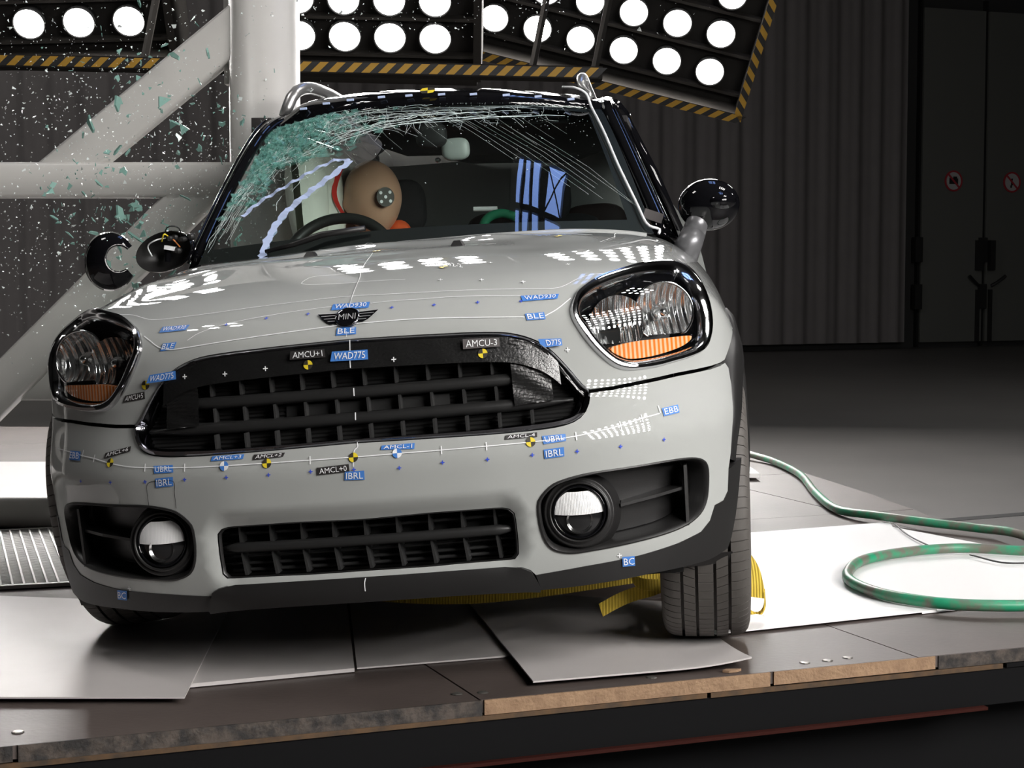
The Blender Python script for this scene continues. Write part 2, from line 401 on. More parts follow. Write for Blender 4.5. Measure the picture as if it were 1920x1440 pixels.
s_lines = [-2.4, -1.15, .14, 1.38, 2.55, 3.80, 5.2]; t_lines = [2.9, 3.2, 4.62, 5.95, 7.2, 8.6, 10, 12.5]
P0 = Vector((-.072, 3.928)); F1 = Vector((.929, .369)); F2 = Vector((-.369, .929))
sp0 = P0.dot(F1); tp0 = P0.dot(F2)
for i in range(len(s_lines) - 1):
    for j in range(len(t_lines) - 1):
        q = []
        for s, t in ((s_lines[i] + .002, t_lines[j] + .002), (s_lines[i + 1] - .002, t_lines[j] + .002), (s_lines[i + 1] - .002, t_lines[j + 1] - .002), (s_lines[i] + .002, t_lines[j + 1] - .002)):
            w = F1 * s + F2 * t; q.append((w.x, w.y))
        for k in range(len(PLAT)): q = clip(q, PLAT[k], PLAT[(k + 1) % len(PLAT)]) if len(q) > 2 else q
        if len(q) > 2:
            z = random.uniform(-.0015, 0)
            pl(MB().prism(q, -.03, z)).build('deck_board', M_PLY, plat)
# front edge: dark worn edge, then raw plywood, above a rusty strip and black beam
fa = Vector((-4.2, 2.275)); fb = Vector((1.98, 4.735)); fd = (fb - fa).normalized(); fn = Vector((fd.y, -fd.x))
def front_strip(name, xa, xb, z0, z1, out, mat):
    a = fa + fd * ((xa - fa.x) / fd.x); c = fa + fd * ((xb - fa.x) / fd.x)
    q = [a + fn * .0005, c + fn * .0005, c + fn * out, a + fn * out]
    pl(MB().prism([(p.x, p.y) for p in q[::-1]], z0, z1)).build(name, mat, plat)
front_strip('edge_strip', -4.1, -1.02, -.034, -.001, .004, M_PLYD); front_strip('edge_strip', -1.01, -.069, -.036, -.001, .006, M_PLYD)
front_strip('edge_strip', -.064, .62, -.035, -.001, .006, M_PLYE); front_strip('edge_strip', .63, 1.06, -.033, -.001, .005, M_PLYE); front_strip('edge_strip', 1.07, 1.95, -.035, -.001, .004, M_PLYD)
front_strip('edge_rail', -4.1, .46, -.047, -.036, .008, M_RUST); front_strip('edge_rail', .47, 1.25, -.048, -.036, .007, M_RUST); front_strip('edge_rail', 1.26, 1.5, -.047, -.037, .008, M_BEAM)
front_strip('side_beam', -4.1, 1.95, -.14, -.048, .002, M_BEAM); front_strip('beam_flange', -4.1, 1.20, -.148, -.14, .02, M_REDB)
M_SCREW = pm('screw_steel', (.25, .24, .22), .4, .8)
for x, t in ((-.10, .07), (-.045, .06), (.74, .05), (.80, .05), (.86, .06), (-1.0, .1), (.35, .05)):
    w = fa + fd * ((x - fa.x) / fd.x) - fn * t
    v, f = lathe([(.0, .003), (.011, .002), (.014, 0)], 10); o = mk('screw', [Vector(p) + Vector((w.x, w.y, 0)) - off for p in v], f, M_SCREW, plat)
tag(plat, 'low wheeled test platform decked in worn brown plywood boards under the car', 'platform')
# wood splinters lying on the deck edge and floor
def splinter(x, y, z, L, a, lab):
    b = MB(); c, s = math.cos(a), math.sin(a)
    p = [(-.5, 0), (-.2, .22), (.1, .12), (.5, .05), (.2, -.16), (-.25, -.2)]
    b.prism([(x + L * (u * c - w * s), y + L * (u * s + w * c)) for u, w in p], z, z + .006)
    tag(b.build('wood_chip', M_PLYE), lab, 'wood chip')
splinter(.53, 4.19, .0005, .05, .3, 'pale wood chip at the platform edge before the white sheet corner')
splinter(.80, 5.40, FZ + .003, .05, .4, 'pale wood chip lying on the hall floor below the platform')
# steel-white sheets laid on the deck
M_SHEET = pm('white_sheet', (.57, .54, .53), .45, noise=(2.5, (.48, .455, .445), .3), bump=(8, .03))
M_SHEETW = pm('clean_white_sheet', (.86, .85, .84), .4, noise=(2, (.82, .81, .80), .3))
def sheet(pts, z, mat, label, th=.004, curl=None):
    n = 14; q = [Vector((*p, 0)) for p in pts]; v = []; 
    for k in (th, 0):
        for j in range(n):
            for i in range(n):
                u, w = i / (n - 1), j / (n - 1)
                p = (q[0] * (1 - u) + q[1] * u) * (1 - w) + (q[3] * (1 - u) + q[2] * u) * w
                zz = z + k
                if curl: zz += curl[2] * max(0, 1 - ((u - curl[0]) ** 2 + (w - curl[1]) ** 2) ** .5 / .35) ** 2
                v.append((p.x, p.y, zz))
    f = grid_faces(n, n); f += [tuple(i + n * n for i in g[::-1]) for g in f]
    rim = [i for i in range(n)] + [j * n + n - 1 for j in range(1, n)] + [(n - 1) * n + i for i in range(n - 2, -1, -1)] + [j * n for j in range(n - 2, 0, -1)]
    for i in range(len(rim)):
        a, c = rim[i], rim[(i + 1) % len(rim)]; f.append((a, a + n * n, c + n * n, c))
    o = mk('deck_sheet', v, f, mat, sharp=40); tag(o, label, 'sheet', 'white sheets on the platform deck'); return o
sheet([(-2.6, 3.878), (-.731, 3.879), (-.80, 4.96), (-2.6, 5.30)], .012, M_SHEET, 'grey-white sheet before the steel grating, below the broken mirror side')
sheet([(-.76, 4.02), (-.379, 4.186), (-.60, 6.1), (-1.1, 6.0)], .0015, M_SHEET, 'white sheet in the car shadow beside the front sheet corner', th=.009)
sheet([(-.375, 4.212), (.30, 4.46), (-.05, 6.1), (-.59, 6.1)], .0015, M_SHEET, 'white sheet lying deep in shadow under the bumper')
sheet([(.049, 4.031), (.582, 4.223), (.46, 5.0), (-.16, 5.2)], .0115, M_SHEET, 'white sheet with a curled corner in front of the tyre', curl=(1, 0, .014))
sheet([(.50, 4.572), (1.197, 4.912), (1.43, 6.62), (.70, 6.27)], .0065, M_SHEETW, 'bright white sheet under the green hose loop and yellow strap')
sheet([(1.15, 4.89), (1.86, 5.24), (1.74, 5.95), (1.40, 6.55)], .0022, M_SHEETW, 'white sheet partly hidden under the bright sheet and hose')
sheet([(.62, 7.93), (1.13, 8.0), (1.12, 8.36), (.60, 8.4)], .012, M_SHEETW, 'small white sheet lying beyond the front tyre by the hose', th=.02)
sheet([(-4.1, 6.72), (-1.5, 6.72), (-1.6, 8.7), (-4.1, 8.7)], .004, M_SHEET, 'pale sheet behind the steel grating beside the pole frame foot')
# steel grating
M_GRATE = pm('galvanised_grating', (.42, .42, .41), .45, .6); M_PIT = pm('grating_pit', (.10, .10, .10), .8)
gr = empty('floor_grating', (-2.0, 5.72, .002))
gx0, gx1, gy0, gy1 = -1.2, .72, -.57, .60
MB().box((gx0, gy0, -.001), (gx1, gy1, .001)).build('tray', M_PIT, gr)
for y in (gy0, gy1): MB().box((gx0, y - .012, .001), (gx1, y + .012, .012)).build('border_bar', M_GRATE, gr)
x = gx0
while x <= gx1: MB().box((x - .003, gy0, .001), (x + .003, gy1, .012)).build('bearing_bar', M_GRATE, gr); x += .034
cb = MB(); y = gy0
while y <= gy1: cb.box((gx0, y - .002, .002), (gx1, y + .002, .008)); y += .016
o = cb.build('cross_bars', M_GRATE, gr); o['kind'] = 'stuff'
gr.rotation_euler = (0, 0, math.radians(18))
tag(gr, 'galvanised steel grating let into the deck beside the car', 'grating')
# green hose and yellow straps
M_HOSE = pm('green_hose', (.018, .28, .14), .42, noise=(14, (.15, .135, .11), .10))
M_STRAP = stripes('yellow_strap', (.72, .52, .06), (.55, .38, .04), 40, .8, axis='X', bump=.6)
M_WIRE = pm('dark_wire', (.02, .02, .02), .5)
h1 = [(1.05, 9.6, .03), (1.181, 8.926, .03), (1.283, 8.606, .02), (1.323, 8.051, .02), (1.282, 7.384, .02), (1.281, 6.894, .02), (1.377, 6.66, .03), (1.537, 6.474, .03), (1.68, 6.332, .03), (1.80, 6.16, .03), (1.9, 6.0, -.03), (2.05, 5.8, -.2), (2.2, 5.6, FZ + .03)]
h2 = [(2.4, 5.5, FZ + .03), (2.15, 5.66, -.2), (1.98, 5.74, -.02), (1.82, 5.79, .03), (1.699, 5.82, .0295), (1.507, 5.877, .0295), (1.31, 5.8, .0295), (1.137, 5.642, .0295), (1.05, 5.443, .0295), (1.02, 5.259, .0295), (1.06, 5.069, .0295), (1.15, 4.947, .0295), (1.255, 4.885, .0295), (1.434, 4.87, .0295), (1.75, 4.92, .0295), (2.02, 4.95, .0), (2.2, 5.0, -.2), (2.35, 5.0, FZ + .03)]
for h, lab in ((h1, 'green hose snaking along the platform edge behind the sheet'), (h2, 'green hose looped on the bright white sheet')):
    P = spline(h, 120); b = MB().tube(P, .0165, 12); o = b.build('hose', M_HOSE, None, smooth=True); tag(o, lab, 'hose')
for w, lab in (([(1.43, 6.55, .016), (1.42, 6.3, .014), (1.43, 6.1, .014), (1.45, 5.93, .016)], 'thin dark wire crossing between the two hose runs'), ([(1.52, 5.80, .02), (1.6, 5.66, .016), (1.75, 5.70, .016), (1.80, 5.74, .03)], 'thin dark wire tied along the hose loop')):
    o = MB().tube(spline(w, 24), .003, 6).build('wire', M_WIRE, None, smooth=True); tag(o, lab, 'wire')
def strap(pts, w, label, side=(1, 0, 0), th=.003):
    P = spline(pts, 60); v = []; S_ = Vector(side).normalized()
    for i, p in enumerate(P):
        t = Vector(P[min(i + 1, 59)] - P[max(i - 1, 0)]).normalized(); n = t.cross(S_).normalized()
        for a, c in ((-1, -1), (1, -1), (1, 1), (-1, 1)): v.append(Vector(p) + S_ * a * w / 2 + n * c * th / 2)
    f = [(i * 4 + k, i * 4 + (k + 1) % 4, (i + 1) * 4 + (k + 1) % 4, (i + 1) * 4 + k) for i in range(59) for k in range(4)] + [(3, 2, 1, 0), (236, 237, 238, 239)]
    o = mk('strap', v, f, M_STRAP, sharp=40); tag(o, label, 'strap'); return o
root_s = empty('strap', (.67, 4.86, .01)); ro = Vector((.67, 4.86, .01))
def strap_part(name, pts, w, side):
    P = spline(pts, 40); v = []; S_ = Vector(side).normalized(); th = .004
    for i, p in enumerate(P):
        t = Vector(P[min(i + 1, 39)] - P[max(i - 1, 0)]).normalized(); n = t.cross(S_).normalized()
        for a_, c_ in ((-1, -1), (1, -1), (1, 1), (-1, 1)): v.append(Vector(p) + S_ * a_ * w / 2 + n * c_ * th / 2 - ro)
    mk(name, v, [(i * 4 + k, i * 4 + (k + 1) % 4, (i + 1) * 4 + (k + 1) % 4, (i + 1) * 4 + k) for i in range(39) for k in range(4)] + [(3, 2, 1, 0), (156, 157, 158, 159)], M_STRAP, root_s, sharp=40)
strap_part('webbing', [(.645, 5.06, .150), (.655, 4.98, .158), (.668, 4.90, .135), (.676, 4.86, .095), (.680, 4.85, .056)], .048, (1, -.15, -.12))
strap_part('loop', [(.702, 4.855, .075), (.703, 4.85, .035), (.690, 4.85, .012), (.668, 4.85, .012), (.656, 4.85, .03), (.660, 4.852, .058)], .022, (.1, 1, .25))
tag(root_s, 'yellow webbing strap hanging in a loop beside the front tyre', 'strap')
strap([(.225, 4.42, .105), (.27, 4.43, .128), (.31, 4.45, .140), (.36, 4.47, .150), (.41, 4.5, .165)], .034, 'frayed yellow strap end hanging under the bumper', side=(-.3, .25, .9))
strap([(.41, 4.48, .165), (.36, 4.46, .162), (.318, 4.45, .172), (.305, 4.46, .195), (.33, 4.5, .21)], .030, 'yellow strap knot looped under the bumper by the tyre', side=(-.15, .3, .9))
strap([(.40, 4.70, .16), (.25, 4.68, .14), (.05, 4.66, .115), (-.12, 4.66, .10), (-.3, 4.7, .095), (-.55, 4.8, .10)], .05, 'long yellow strap sagging under the car in shadow', side=(0, .4, .9))
# thin orange-brown line left on the hall floor: cable loop under the platform

# ---------------------------------------------------------------- car: shape of the front body
CAR = empty('crash_test_car', (0, 0, 0))
CAR.matrix_world = Matrix(((0.991005, 0.103208, -0.085193, -0.307828),
 (-0.103523, 0.994627, 0.000721, 3.845296),
 (0.084810, 0.008105, 0.996364, -0.018815),
 (0.000000, 0.000000, 0.000000, 1.000000)))
tag(CAR, 'small grey crash test car with black roof, taped grille and shattered windscreen', 'car')
def bumps(x, y):
    """crumpled waves pressed into the bonnet"""
    g = 0
    for cx, cy, sx, sy, h in DENTS: g = g + h * np.exp(-((x - cx) / sx) ** 2 - ((y - cy) / sy) ** 2)
    return g
DENTS = [(-.42, .62, .16, .10, .010), (-.30, .80, .20, .06, -.010), (-.55, .85, .10, .10, .012), (-.10, .86, .20, .05, .009), (.12, .72, .16, .08, -.007), (.26, .84, .10, .05, .010), (-.60, .55, .06, .16, .009), (.38, .60, .10, .12, -.006), (.0, .62, .30, .05, .004), (-.5, .42, .12, .06, -.004), (.46, .80, .08, .08, .006)]

def pch(xs,ys,sig=.03):
    # monotone-ish cubic hermite interpolation
    xs=np.array(xs,float);ys=np.array(ys,float)
    h=np.diff(xs);d=np.diff(ys)/h
    m=np.empty_like(xs);m[0]=d[0];m[-1]=d[-1]
    w=(d[:-1]*h[1:]+d[1:]*h[:-1])/(h[1:]+h[:-1]);m[1:-1]=w
    def f(x):
        x=np.asarray(x,float);i=np.clip(np.searchsorted(xs,x)-1,0,len(xs)-2)
        t=(x-xs[i])/h[i];lo=x<xs[0];hi=x>xs[-1]
        t2=t*t;t3=t2*t
        r=(2*t3-3*t2+1)*ys[i]+(t3-2*t2+t)*h[i]*m[i]+(-2*t3+3*t2)*ys[i+1]+(t3-t2)*h[i]*m[i+1]
        r=np.where(lo,ys[0]+m[0]*(x-xs[0]),r);return np.where(hi,ys[-1]+m[-1]*(x-xs[-1]),r)
    g=np.linspace(xs[0]-.8,xs[-1]+.8,4001);dg=g[1]-g[0];k=np.arange(-int(4*sig/dg),int(4*sig/dg)+1)*dg;k=np.exp(-.5*(k/sig)**2);k/=k.sum();h_=len(k)//2
    y_=np.convolve(np.pad(f(g),h_,mode='reflect',reflect_type='odd'),k,'valid')
    return lambda x:np.interp(x,g,y_)
Y0=pch([.10,.15,.20,.25,.30,.36,.43,.50,.57,.62,.66,.72,.78,.83,.87,.90,.95,1.0],[.17,.137,.114,.094,.08,.07,.062,.05,.043,.066,.086,.096,.101,.106,.122,.146,.204,.28],.014)
DX=pch([-.2,-.1,0,.1,.2,.3,.4,.5,.59,.64,.68,.72,.76,.80,.84,.88,.92],[.008,.002,0,.002,.008,.018,.038,.062,.098,.128,.16,.196,.24,.295,.362,.46,.64])
ZH=pch([-.1,0,.1,.15,.2,.3,.45,.645,.8,1.0,1.3],[.70,.80,.872,.902,.928,.965,1.0,1.03,1.045,1.058,1.068])
CR=pch([-.3,0,.3,.5,.65,.72,.8,.85,.95],[-.006,0,-.006,-.02,-.045,-.068,-.12,-.18,-.36])
XS=pch([.0,.15,.3,.5,.65,.75,.85,.95,1.05],[.80,.84,.872,.885,.88,.868,.842,.79,.70])
def smax(a,b,k):
    h=np.clip(.5+.5*(a-b)/k,0,1);return b*(1-h)+a*h+k*h*(1-h)
def fimp(p):
    xs=p[...,0];x=np.sqrt(xs**2+1e-6);y=p[...,1];z=p[...,2]
    q1=np.abs(x)-.305;q2=np.abs(z-.372)-.030
    sd=np.hypot(np.maximum(q1,0),np.maximum(q2,0))+np.minimum(np.maximum(q1,q2),0)
    t=np.clip((.075-sd)/.075,0,1)
    A=Y0(z)+DX(x)+.03*t*t*(3-2*t)-y
    B=z-(ZH(y)+CR(x)+bumps(xs,y))
    S=x-(XS(z)-.02*np.clip((.6-y)/.4,0,1)**2)
    f=smax(smax(A,B,.05),S,.06)
    return f
C0=np.array([0,1.7,.55])
def sdir(az,el):
    az=np.radians(az);el=np.radians(el)
    return np.stack([np.sin(az)*np.cos(el),-np.cos(az)*np.cos(el),np.sin(el)],-1)
def S(az,el):
    d=sdir(np.asarray(az,float),np.asarray(el,float));lo=np.full(d.shape[:-1],.2);hi=np.full(d.shape[:-1],2.4)
    for _ in range(40):
        m=(lo+hi)/2;v=fimp(C0+d*m[...,None])
        lo=np.where(v<0,m,lo);hi=np.where(v<0,hi,m)
    return C0+d*((lo+hi)/2)[...,None]
def toae(p):
    v=np.asarray(p)-C0
    return np.degrees(np.arctan2(v[...,0],-v[...,1])),np.degrees(np.arctan2(v[...,2],np.hypot(v[...,0],v[...,1])))

# outlines on the front body as (azimuth, elevation) in degrees seen from C0

T={'AMB': [(21.24, 7.4), (22.47, 7.71), (24.16, 7.86), (26.44, 7.91), (29.77, 8.01), (29.93, 7.7), (28.88, 7.22), (27.26, 6.84), (25.09, 6.53), (23.14, 6.47), (22.15, 6.75)],
 'BEDGE': [(34.62, 4.87), (34.58, 3.38), (33.36, -0.36), (32.89, -2.68)],
 'CLAD': [(32.44, -3.99), (32.17, -5.88), (31.4, -6.56), (30.15, -6.69), (29.45, -7.87), (28.29, -8.56), (25.75, -8.94), (22.15, -9.21), (17.43, -9.47), (13.38, -9.81)],
 'CLADB': [(35.05, -3.51), (33.81, -6.97), (33.28, -8.39), (32.48, -10.15), (31.89, -11.0), (30.27, -11.21), (29.28, -11.28), (22.87, -10.96), (18.97, -11.06), (15.89, -11.15), (13.64, -11.15)],
 'DOT': [('y', 0.02, 0.77), ('w', 3.42, 0.83), ('y', 13.65, 0.8), ('y', -6.85, 0.78), ('w', -10.34, 0.78), ('y', -20.88, 1.41), ('y', -3.28, 8.27), ('y', 10.7, 7.99), ('y', -17.71, 7.53), ('y', 8.23, 17.22),
         ('y', 25.0, 24.67), ('y', -0.57, 23.97)],
 'FOG': [(13.8, -4.21), (13.98, -3.64), (14.52, -3.02), (15.27, -2.51), (16.74, -2.15), (18.51, -1.97), (21.61, -1.92), (25.09, -1.92), (27.48, -2.08), (28.8, -2.49), (29.37, -3.14), (29.45, -4.2), (29.25, -5.59),
         (28.84, -6.46), (28.12, -7.09), (26.82, -7.59), (24.84, -7.88), (21.35, -8.09), (18.21, -8.26), (16.41, -8.32), (15.24, -8.08), (14.53, -7.63), (14.07, -6.76), (13.83, -5.55)],
 'GB': [(18.93, 3.95), (18.66, 3.21), (18.07, 2.48), (17.17, 2.0), (15.65, 1.74), (13.16, 1.67), (10.07, 1.69), (6.99, 1.75), (3.68, 1.81), (0.2, 1.87)],
 'GIB': [(18.14, 4.2), (17.96, 3.62), (17.48, 2.96), (16.64, 2.54), (14.31, 2.4), (10.13, 2.25), (7.03, 2.23), (3.9, 2.24), (0.2, 2.24)],
 'GT': [(0.62, 9.98), (3.36, 9.92), (5.52, 9.86), (7.66, 9.77), (9.79, 9.67), (11.91, 9.5), (13.17, 9.28), (14.5, 8.82), (15.64, 8.16), (16.5, 7.32), (17.46, 6.09), (18.32, 4.86), (18.82, 4.34)],
 'HLI': [(18.87, 10.64), (19.09, 11.19), (19.52, 11.76), (20.33, 12.32), (21.53, 12.86), (23.1, 13.36), (24.86, 13.78), (26.9, 14.16), (28.85, 14.38), (30.34, 14.33), (30.87, 13.82), (30.86, 12.86), (30.8, 11.7),
         (30.91, 10.57), (30.97, 9.49), (30.88, 8.44), (30.52, 7.68), (29.86, 7.22), (28.55, 6.86), (26.98, 6.58), (25.07, 6.37), (23.12, 6.3), (22.12, 6.51), (21.38, 6.9), (20.59, 7.64), (19.93, 8.49), (19.38, 9.42),
         (18.96, 10.08)],
 'HLO': [(18.05, 10.72), (18.34, 11.37), (18.93, 12.14), (19.8, 12.71), (20.92, 13.31), (22.18, 13.8), (23.52, 14.12), (25.16, 14.54), (27.11, 15.04), (29.25, 15.46), (31.1, 15.66), (32.57, 15.53), (33.56, 15.19),
         (33.53, 14.29), (32.58, 12.8), (32.33, 11.57), (32.31, 10.39), (32.28, 9.2), (31.95, 8.12), (31.47, 7.25), (30.82, 6.7), (29.86, 6.36), (28.43, 6.07), (26.87, 5.85), (25.42, 5.63), (24.08, 5.54), (22.81, 5.53),
         (21.92, 5.64), (21.17, 5.94), (20.38, 6.59), (19.62, 7.41), (18.97, 8.31), (18.43, 9.24), (18.11, 9.98)],
 'LG': [(0.62, -4.29), (3.47, -4.21), (5.73, -4.16), (8.13, -4.18), (10.66, -4.21), (11.61, -4.32), (12.08, -4.73), (12.17, -5.73), (12.21, -6.95), (12.16, -8.1), (11.89, -8.43), (11.18, -8.51), (9.6, -8.51),
        (7.33, -8.53), (5.31, -8.57), (2.59, -8.57), (0.19, -8.56)],
 'LN': {'arcl': [(-5.09, 32.37), (-5.66, 28.97), (-8.59, 28.43), (-13.85, 29.91)],
        'ble': [(-18.12, 11.56), (-17.33, 11.09), (-16.55, 10.59), (-15.81, 10.33), (-14.82, 10.27), (-11.44, 10.54), (-7.77, 10.84), (-4.16, 11.08), (-0.06, 11.3), (2.08, 11.3), (4.72, 11.28), (7.77, 11.12),
                (11.2, 10.83), (14.36, 10.55)],
        'bler': [(15.99, 10.47), (17.08, 10.95), (18.39, 11.77)],
        'c0': [(0.26, 9.88), (0.23, 9.24), (0.16, 8.35), (0.15, 7.76)],
        'c1': [(-0.12, 10.26), (-0.13, 11.07), (-0.09, 11.74), (-0.07, 12.76), (-0.02, 13.89), (0.07, 15.1), (0.05, 16.64), (-0.16, 17.65), (-0.4, 19.13), (-0.59, 20.98), (-0.8, 23.28)],
        'c2': [(0.33, 1.94), (0.37, 1.54), (0.12, 1.28), (0.02, 0.77), (-0.03, 0.08)],
        'c3': [(-0.13, -9.11), (-0.23, -9.41), (-0.24, -9.88)],
        'fr': [(27.89, 21.08), (32.75, 23.42), (47.84, 30.17), (101.34, 36.81)],
        'loop': [(-5.69, 16.45), (-5.6, 16.97), (-4.94, 17.56), (-2.16, 17.55), (0.59, 17.52)],
        'loopb': [(-5.69, 16.45), (-4.75, 16.16), (-1.53, 15.92), (1.53, 15.9), (4.58, 15.7)],
        'tow': [(-17.41, -2.07), (-17.32, -1.06), (-17.25, -0.5), (-16.89, -0.17), (-16.0, -0.12), (-14.78, -0.21), (-14.88, -1.16), (-14.99, -2.37)],
        'ubrl': [(-30.26, 2.51), (-27.13, 2.27), (-24.61, 1.96), (-22.93, 1.76), (-20.87, 1.37), (-19.01, 1.09), (-17.29, 0.96), (-13.74, 0.82), (-10.34, 0.8), (-6.85, 0.8), (-3.39, 0.8), (0.02, 0.79), (3.42, 0.81),
                 (6.83, 0.8), (10.26, 0.8), (13.65, 0.8), (15.51, 0.83), (17.18, 0.91), (18.91, 1.09), (20.85, 1.33), (22.81, 1.65), (24.54, 1.86)],
        'up': [(-22.51, 13.97), (-20.8, 13.77), (-18.56, 13.15), (-17.31, 13.07), (-15.88, 13.13), (-12.44, 13.37), (-8.62, 13.7), (-4.82, 13.95), (-0.44, 14.11), (4.69, 13.89), (9.32, 13.62), (13.82, 13.22),
               (17.13, 12.86), (18.34, 13.06), (19.75, 13.67), (21.09, 13.96), (22.32, 13.96)],
        'w930': [(-13.83, 10.92), (-12.87, 11.51), (-10.89, 12.11), (-8.19, 12.57), (-4.53, 12.96), (-1.66, 13.13)],
        'w930r': [(1.73, 13.13), (3.8, 13.18), (6.09, 13.09), (8.36, 13.04), (11.04, 12.83), (14.37, 12.44)]},
 'PL': [('b', -24.73, -0.07), ('b', -20.84, -0.1), ('b', -17.32, -0.12), ('b', -13.78, -0.09), ('b', -10.21, -0.09), ('b', -6.77, -0.09), ('b', -3.4, -0.06), ('b', -0.01, -0.13), ('b', 3.5, -0.28), ('b', 6.83, -0.13),
        ('b', 10.25, -0.18), ('b', 13.68, -0.17), ('b', 17.14, -0.23), ('b', 20.63, -0.24), ('b', 24.56, -0.19), ('b', 3.6, 12.5), ('b', 7.15, 12.37), ('b', 10.77, 12.22), ('b', 14.3, 11.93), ('b', -10.64, 12.09),
        ('b', -7.2, 12.44), ('b', -3.59, 12.56), ('w', -13.76, 8.01), ('w', -10.23, 8.01), ('w', -6.81, 8.22), ('w', 3.66, 8.15), ('w', 17.49, 7.65), ('w', 20.18, -8.93), ('w', -21.03, -9.02), ('w', 7.83, 15.13),
        ('w', 11.46, 14.6), ('w', 14.94, 13.86), ('w', 12.88, 17.22), ('w', 19.76, 15.65), ('t', -22.93, 1.76), ('t', -17.29, 0.96), ('t', -13.74, 0.82), ('t', -3.39, 0.8), ('t', 6.83, 0.8), ('t', 10.26, 0.8),
        ('t', 17.18, 0.91), ('t', 20.85, 1.33), ('t', 22.81, 1.65), ('t', -24.67, 2.13), ('t', 24.58, 2.18), ('t', 0.18, 5.84), ('t', 0.2, 3.89)],
 'SKB': [(13.64, -11.15), (12.47, -11.02), (10.12, -10.88), (6.69, -10.83), (2.81, -10.82), (-0.25, -10.83)],
 'SKT': [(-0.17, -9.03), (3.0, -9.03), (6.86, -9.02), (10.98, -9.02), (12.36, -9.07), (12.98, -9.35), (13.49, -10.37), (13.69, -10.91)],
 'SPLIT': [(18.98, 4.24), (20.93, 4.3), (22.66, 4.44), (24.95, 4.62), (27.18, 4.83), (29.5, 4.96), (31.5, 5.1), (33.07, 5.3), (34.03, 5.54)],
 'STICK': [('WAD930', 'b', (-1.56, 13.35), (1.66, 13.3), (1.59, 12.7), (-1.64, 12.75)), ('WAD930', 'b', (14.37, 12.44), (17.54, 12.27), (17.29, 11.84), (14.43, 11.91)),
           ('BLE', 'b', (14.4, 10.81), (15.96, 10.79), (16.0, 10.21), (14.49, 10.27)), ('BLE', 'b', (-0.93, 11.05), (0.67, 11.0), (0.67, 10.41), (-1.0, 10.42)),
           ('BLE', 'b', (-16.08, 10.79), (-14.8, 10.85), (-14.96, 10.28), (-16.25, 10.18)), ('WAD930', 'b', (-16.65, 12.3), (-14.08, 12.33), (-14.27, 11.85), (-16.75, 11.76)),
           ('WAD775', 'b', (-16.89, 8.31), (-14.5, 8.52), (-14.5, 7.84), (-17.24, 7.64)), ('AMCU+5', 'k', (-19.82, 6.77), (-17.85, 7.02), (-17.84, 6.41), (-20.08, 6.21)),
           ('D775', 'b', (15.18, 8.71), (17.02, 8.58), (17.05, 8.03), (15.37, 8.02)), ('WAD775', 'b', (-1.23, 9.14), (1.65, 9.08), (1.63, 8.32), (-1.42, 8.39)),
           ('AMCU+1', 'k', (-4.62, 9.39), (-1.83, 9.4), (-1.78, 8.76), (-4.71, 8.76)), ('AMCU-3', 'g', (9.24, 9.22), (12.08, 9.08), (12.06, 8.41), (9.21, 8.46)),
           ('AMCL+6', 'k', (-21.64, 2.17), (-18.98, 2.65), (-18.98, 2.24), (-21.7, 1.71)), ('EBB', 'b', (-26.96, 2.37), (-25.07, 2.3), (-24.99, 1.57), (-26.88, 1.62)),
           ('UBRL', 'b', (-16.51, 1.06), (-14.79, 1.07), (-14.72, 0.5), (-16.43, 0.48)), ('IBRL', 'b', (-16.36, 0.1), (-14.78, 0.17), (-14.84, -0.55), (-16.43, -0.62)),
           ('AMCL+3', 'b', (-11.39, 1.56), (-8.71, 1.57), (-8.81, 1.22), (-11.49, 1.2)), ('AMCL+2', 'k', (-7.92, 1.49), (-5.4, 1.49), (-5.56, 1.18), (-8.02, 1.09)),
           ('AMCL+0', 'k', (-2.91, 0.2), (-0.38, 0.31), (-0.36, -0.27), (-2.93, -0.38)), ('IBRL', 'b', (-0.73, -0.25), (0.77, -0.27), (0.73, -0.99), (-0.85, -0.91)),
           ('AMCL-1', 'b', (2.25, 1.48), (4.82, 1.48), (4.76, 1.05), (2.16, 1.17)), ('AMCL-4', 'k', (11.81, 1.46), (14.24, 1.47), (14.19, 1.12), (11.69, 1.15)),
           ('UBRL', 'b', (14.57, 1.16), (16.38, 1.15), (16.35, 0.63), (14.61, 0.55)), ('IBRL', 'b', (14.57, 0.15), (16.14, 0.2), (16.13, -0.5), (14.6, -0.55)),
           ('EBB', 'b', (24.86, 2.23), (26.56, 2.35), (26.52, 1.7), (24.88, 1.59)), ('BC', 'b', (20.37, -9.05), (21.43, -9.13), (21.48, -9.96), (20.41, -9.87)),
           ('BC', 'b', (-22.42, -9.2), (-21.26, -9.18), (-21.58, -10.05), (-22.68, -10.04)), ('AMCC02-2', 'n', (6.29, 19.1), (9.91, 17.57), (10.07, 16.77), (6.5, 18.25))]}

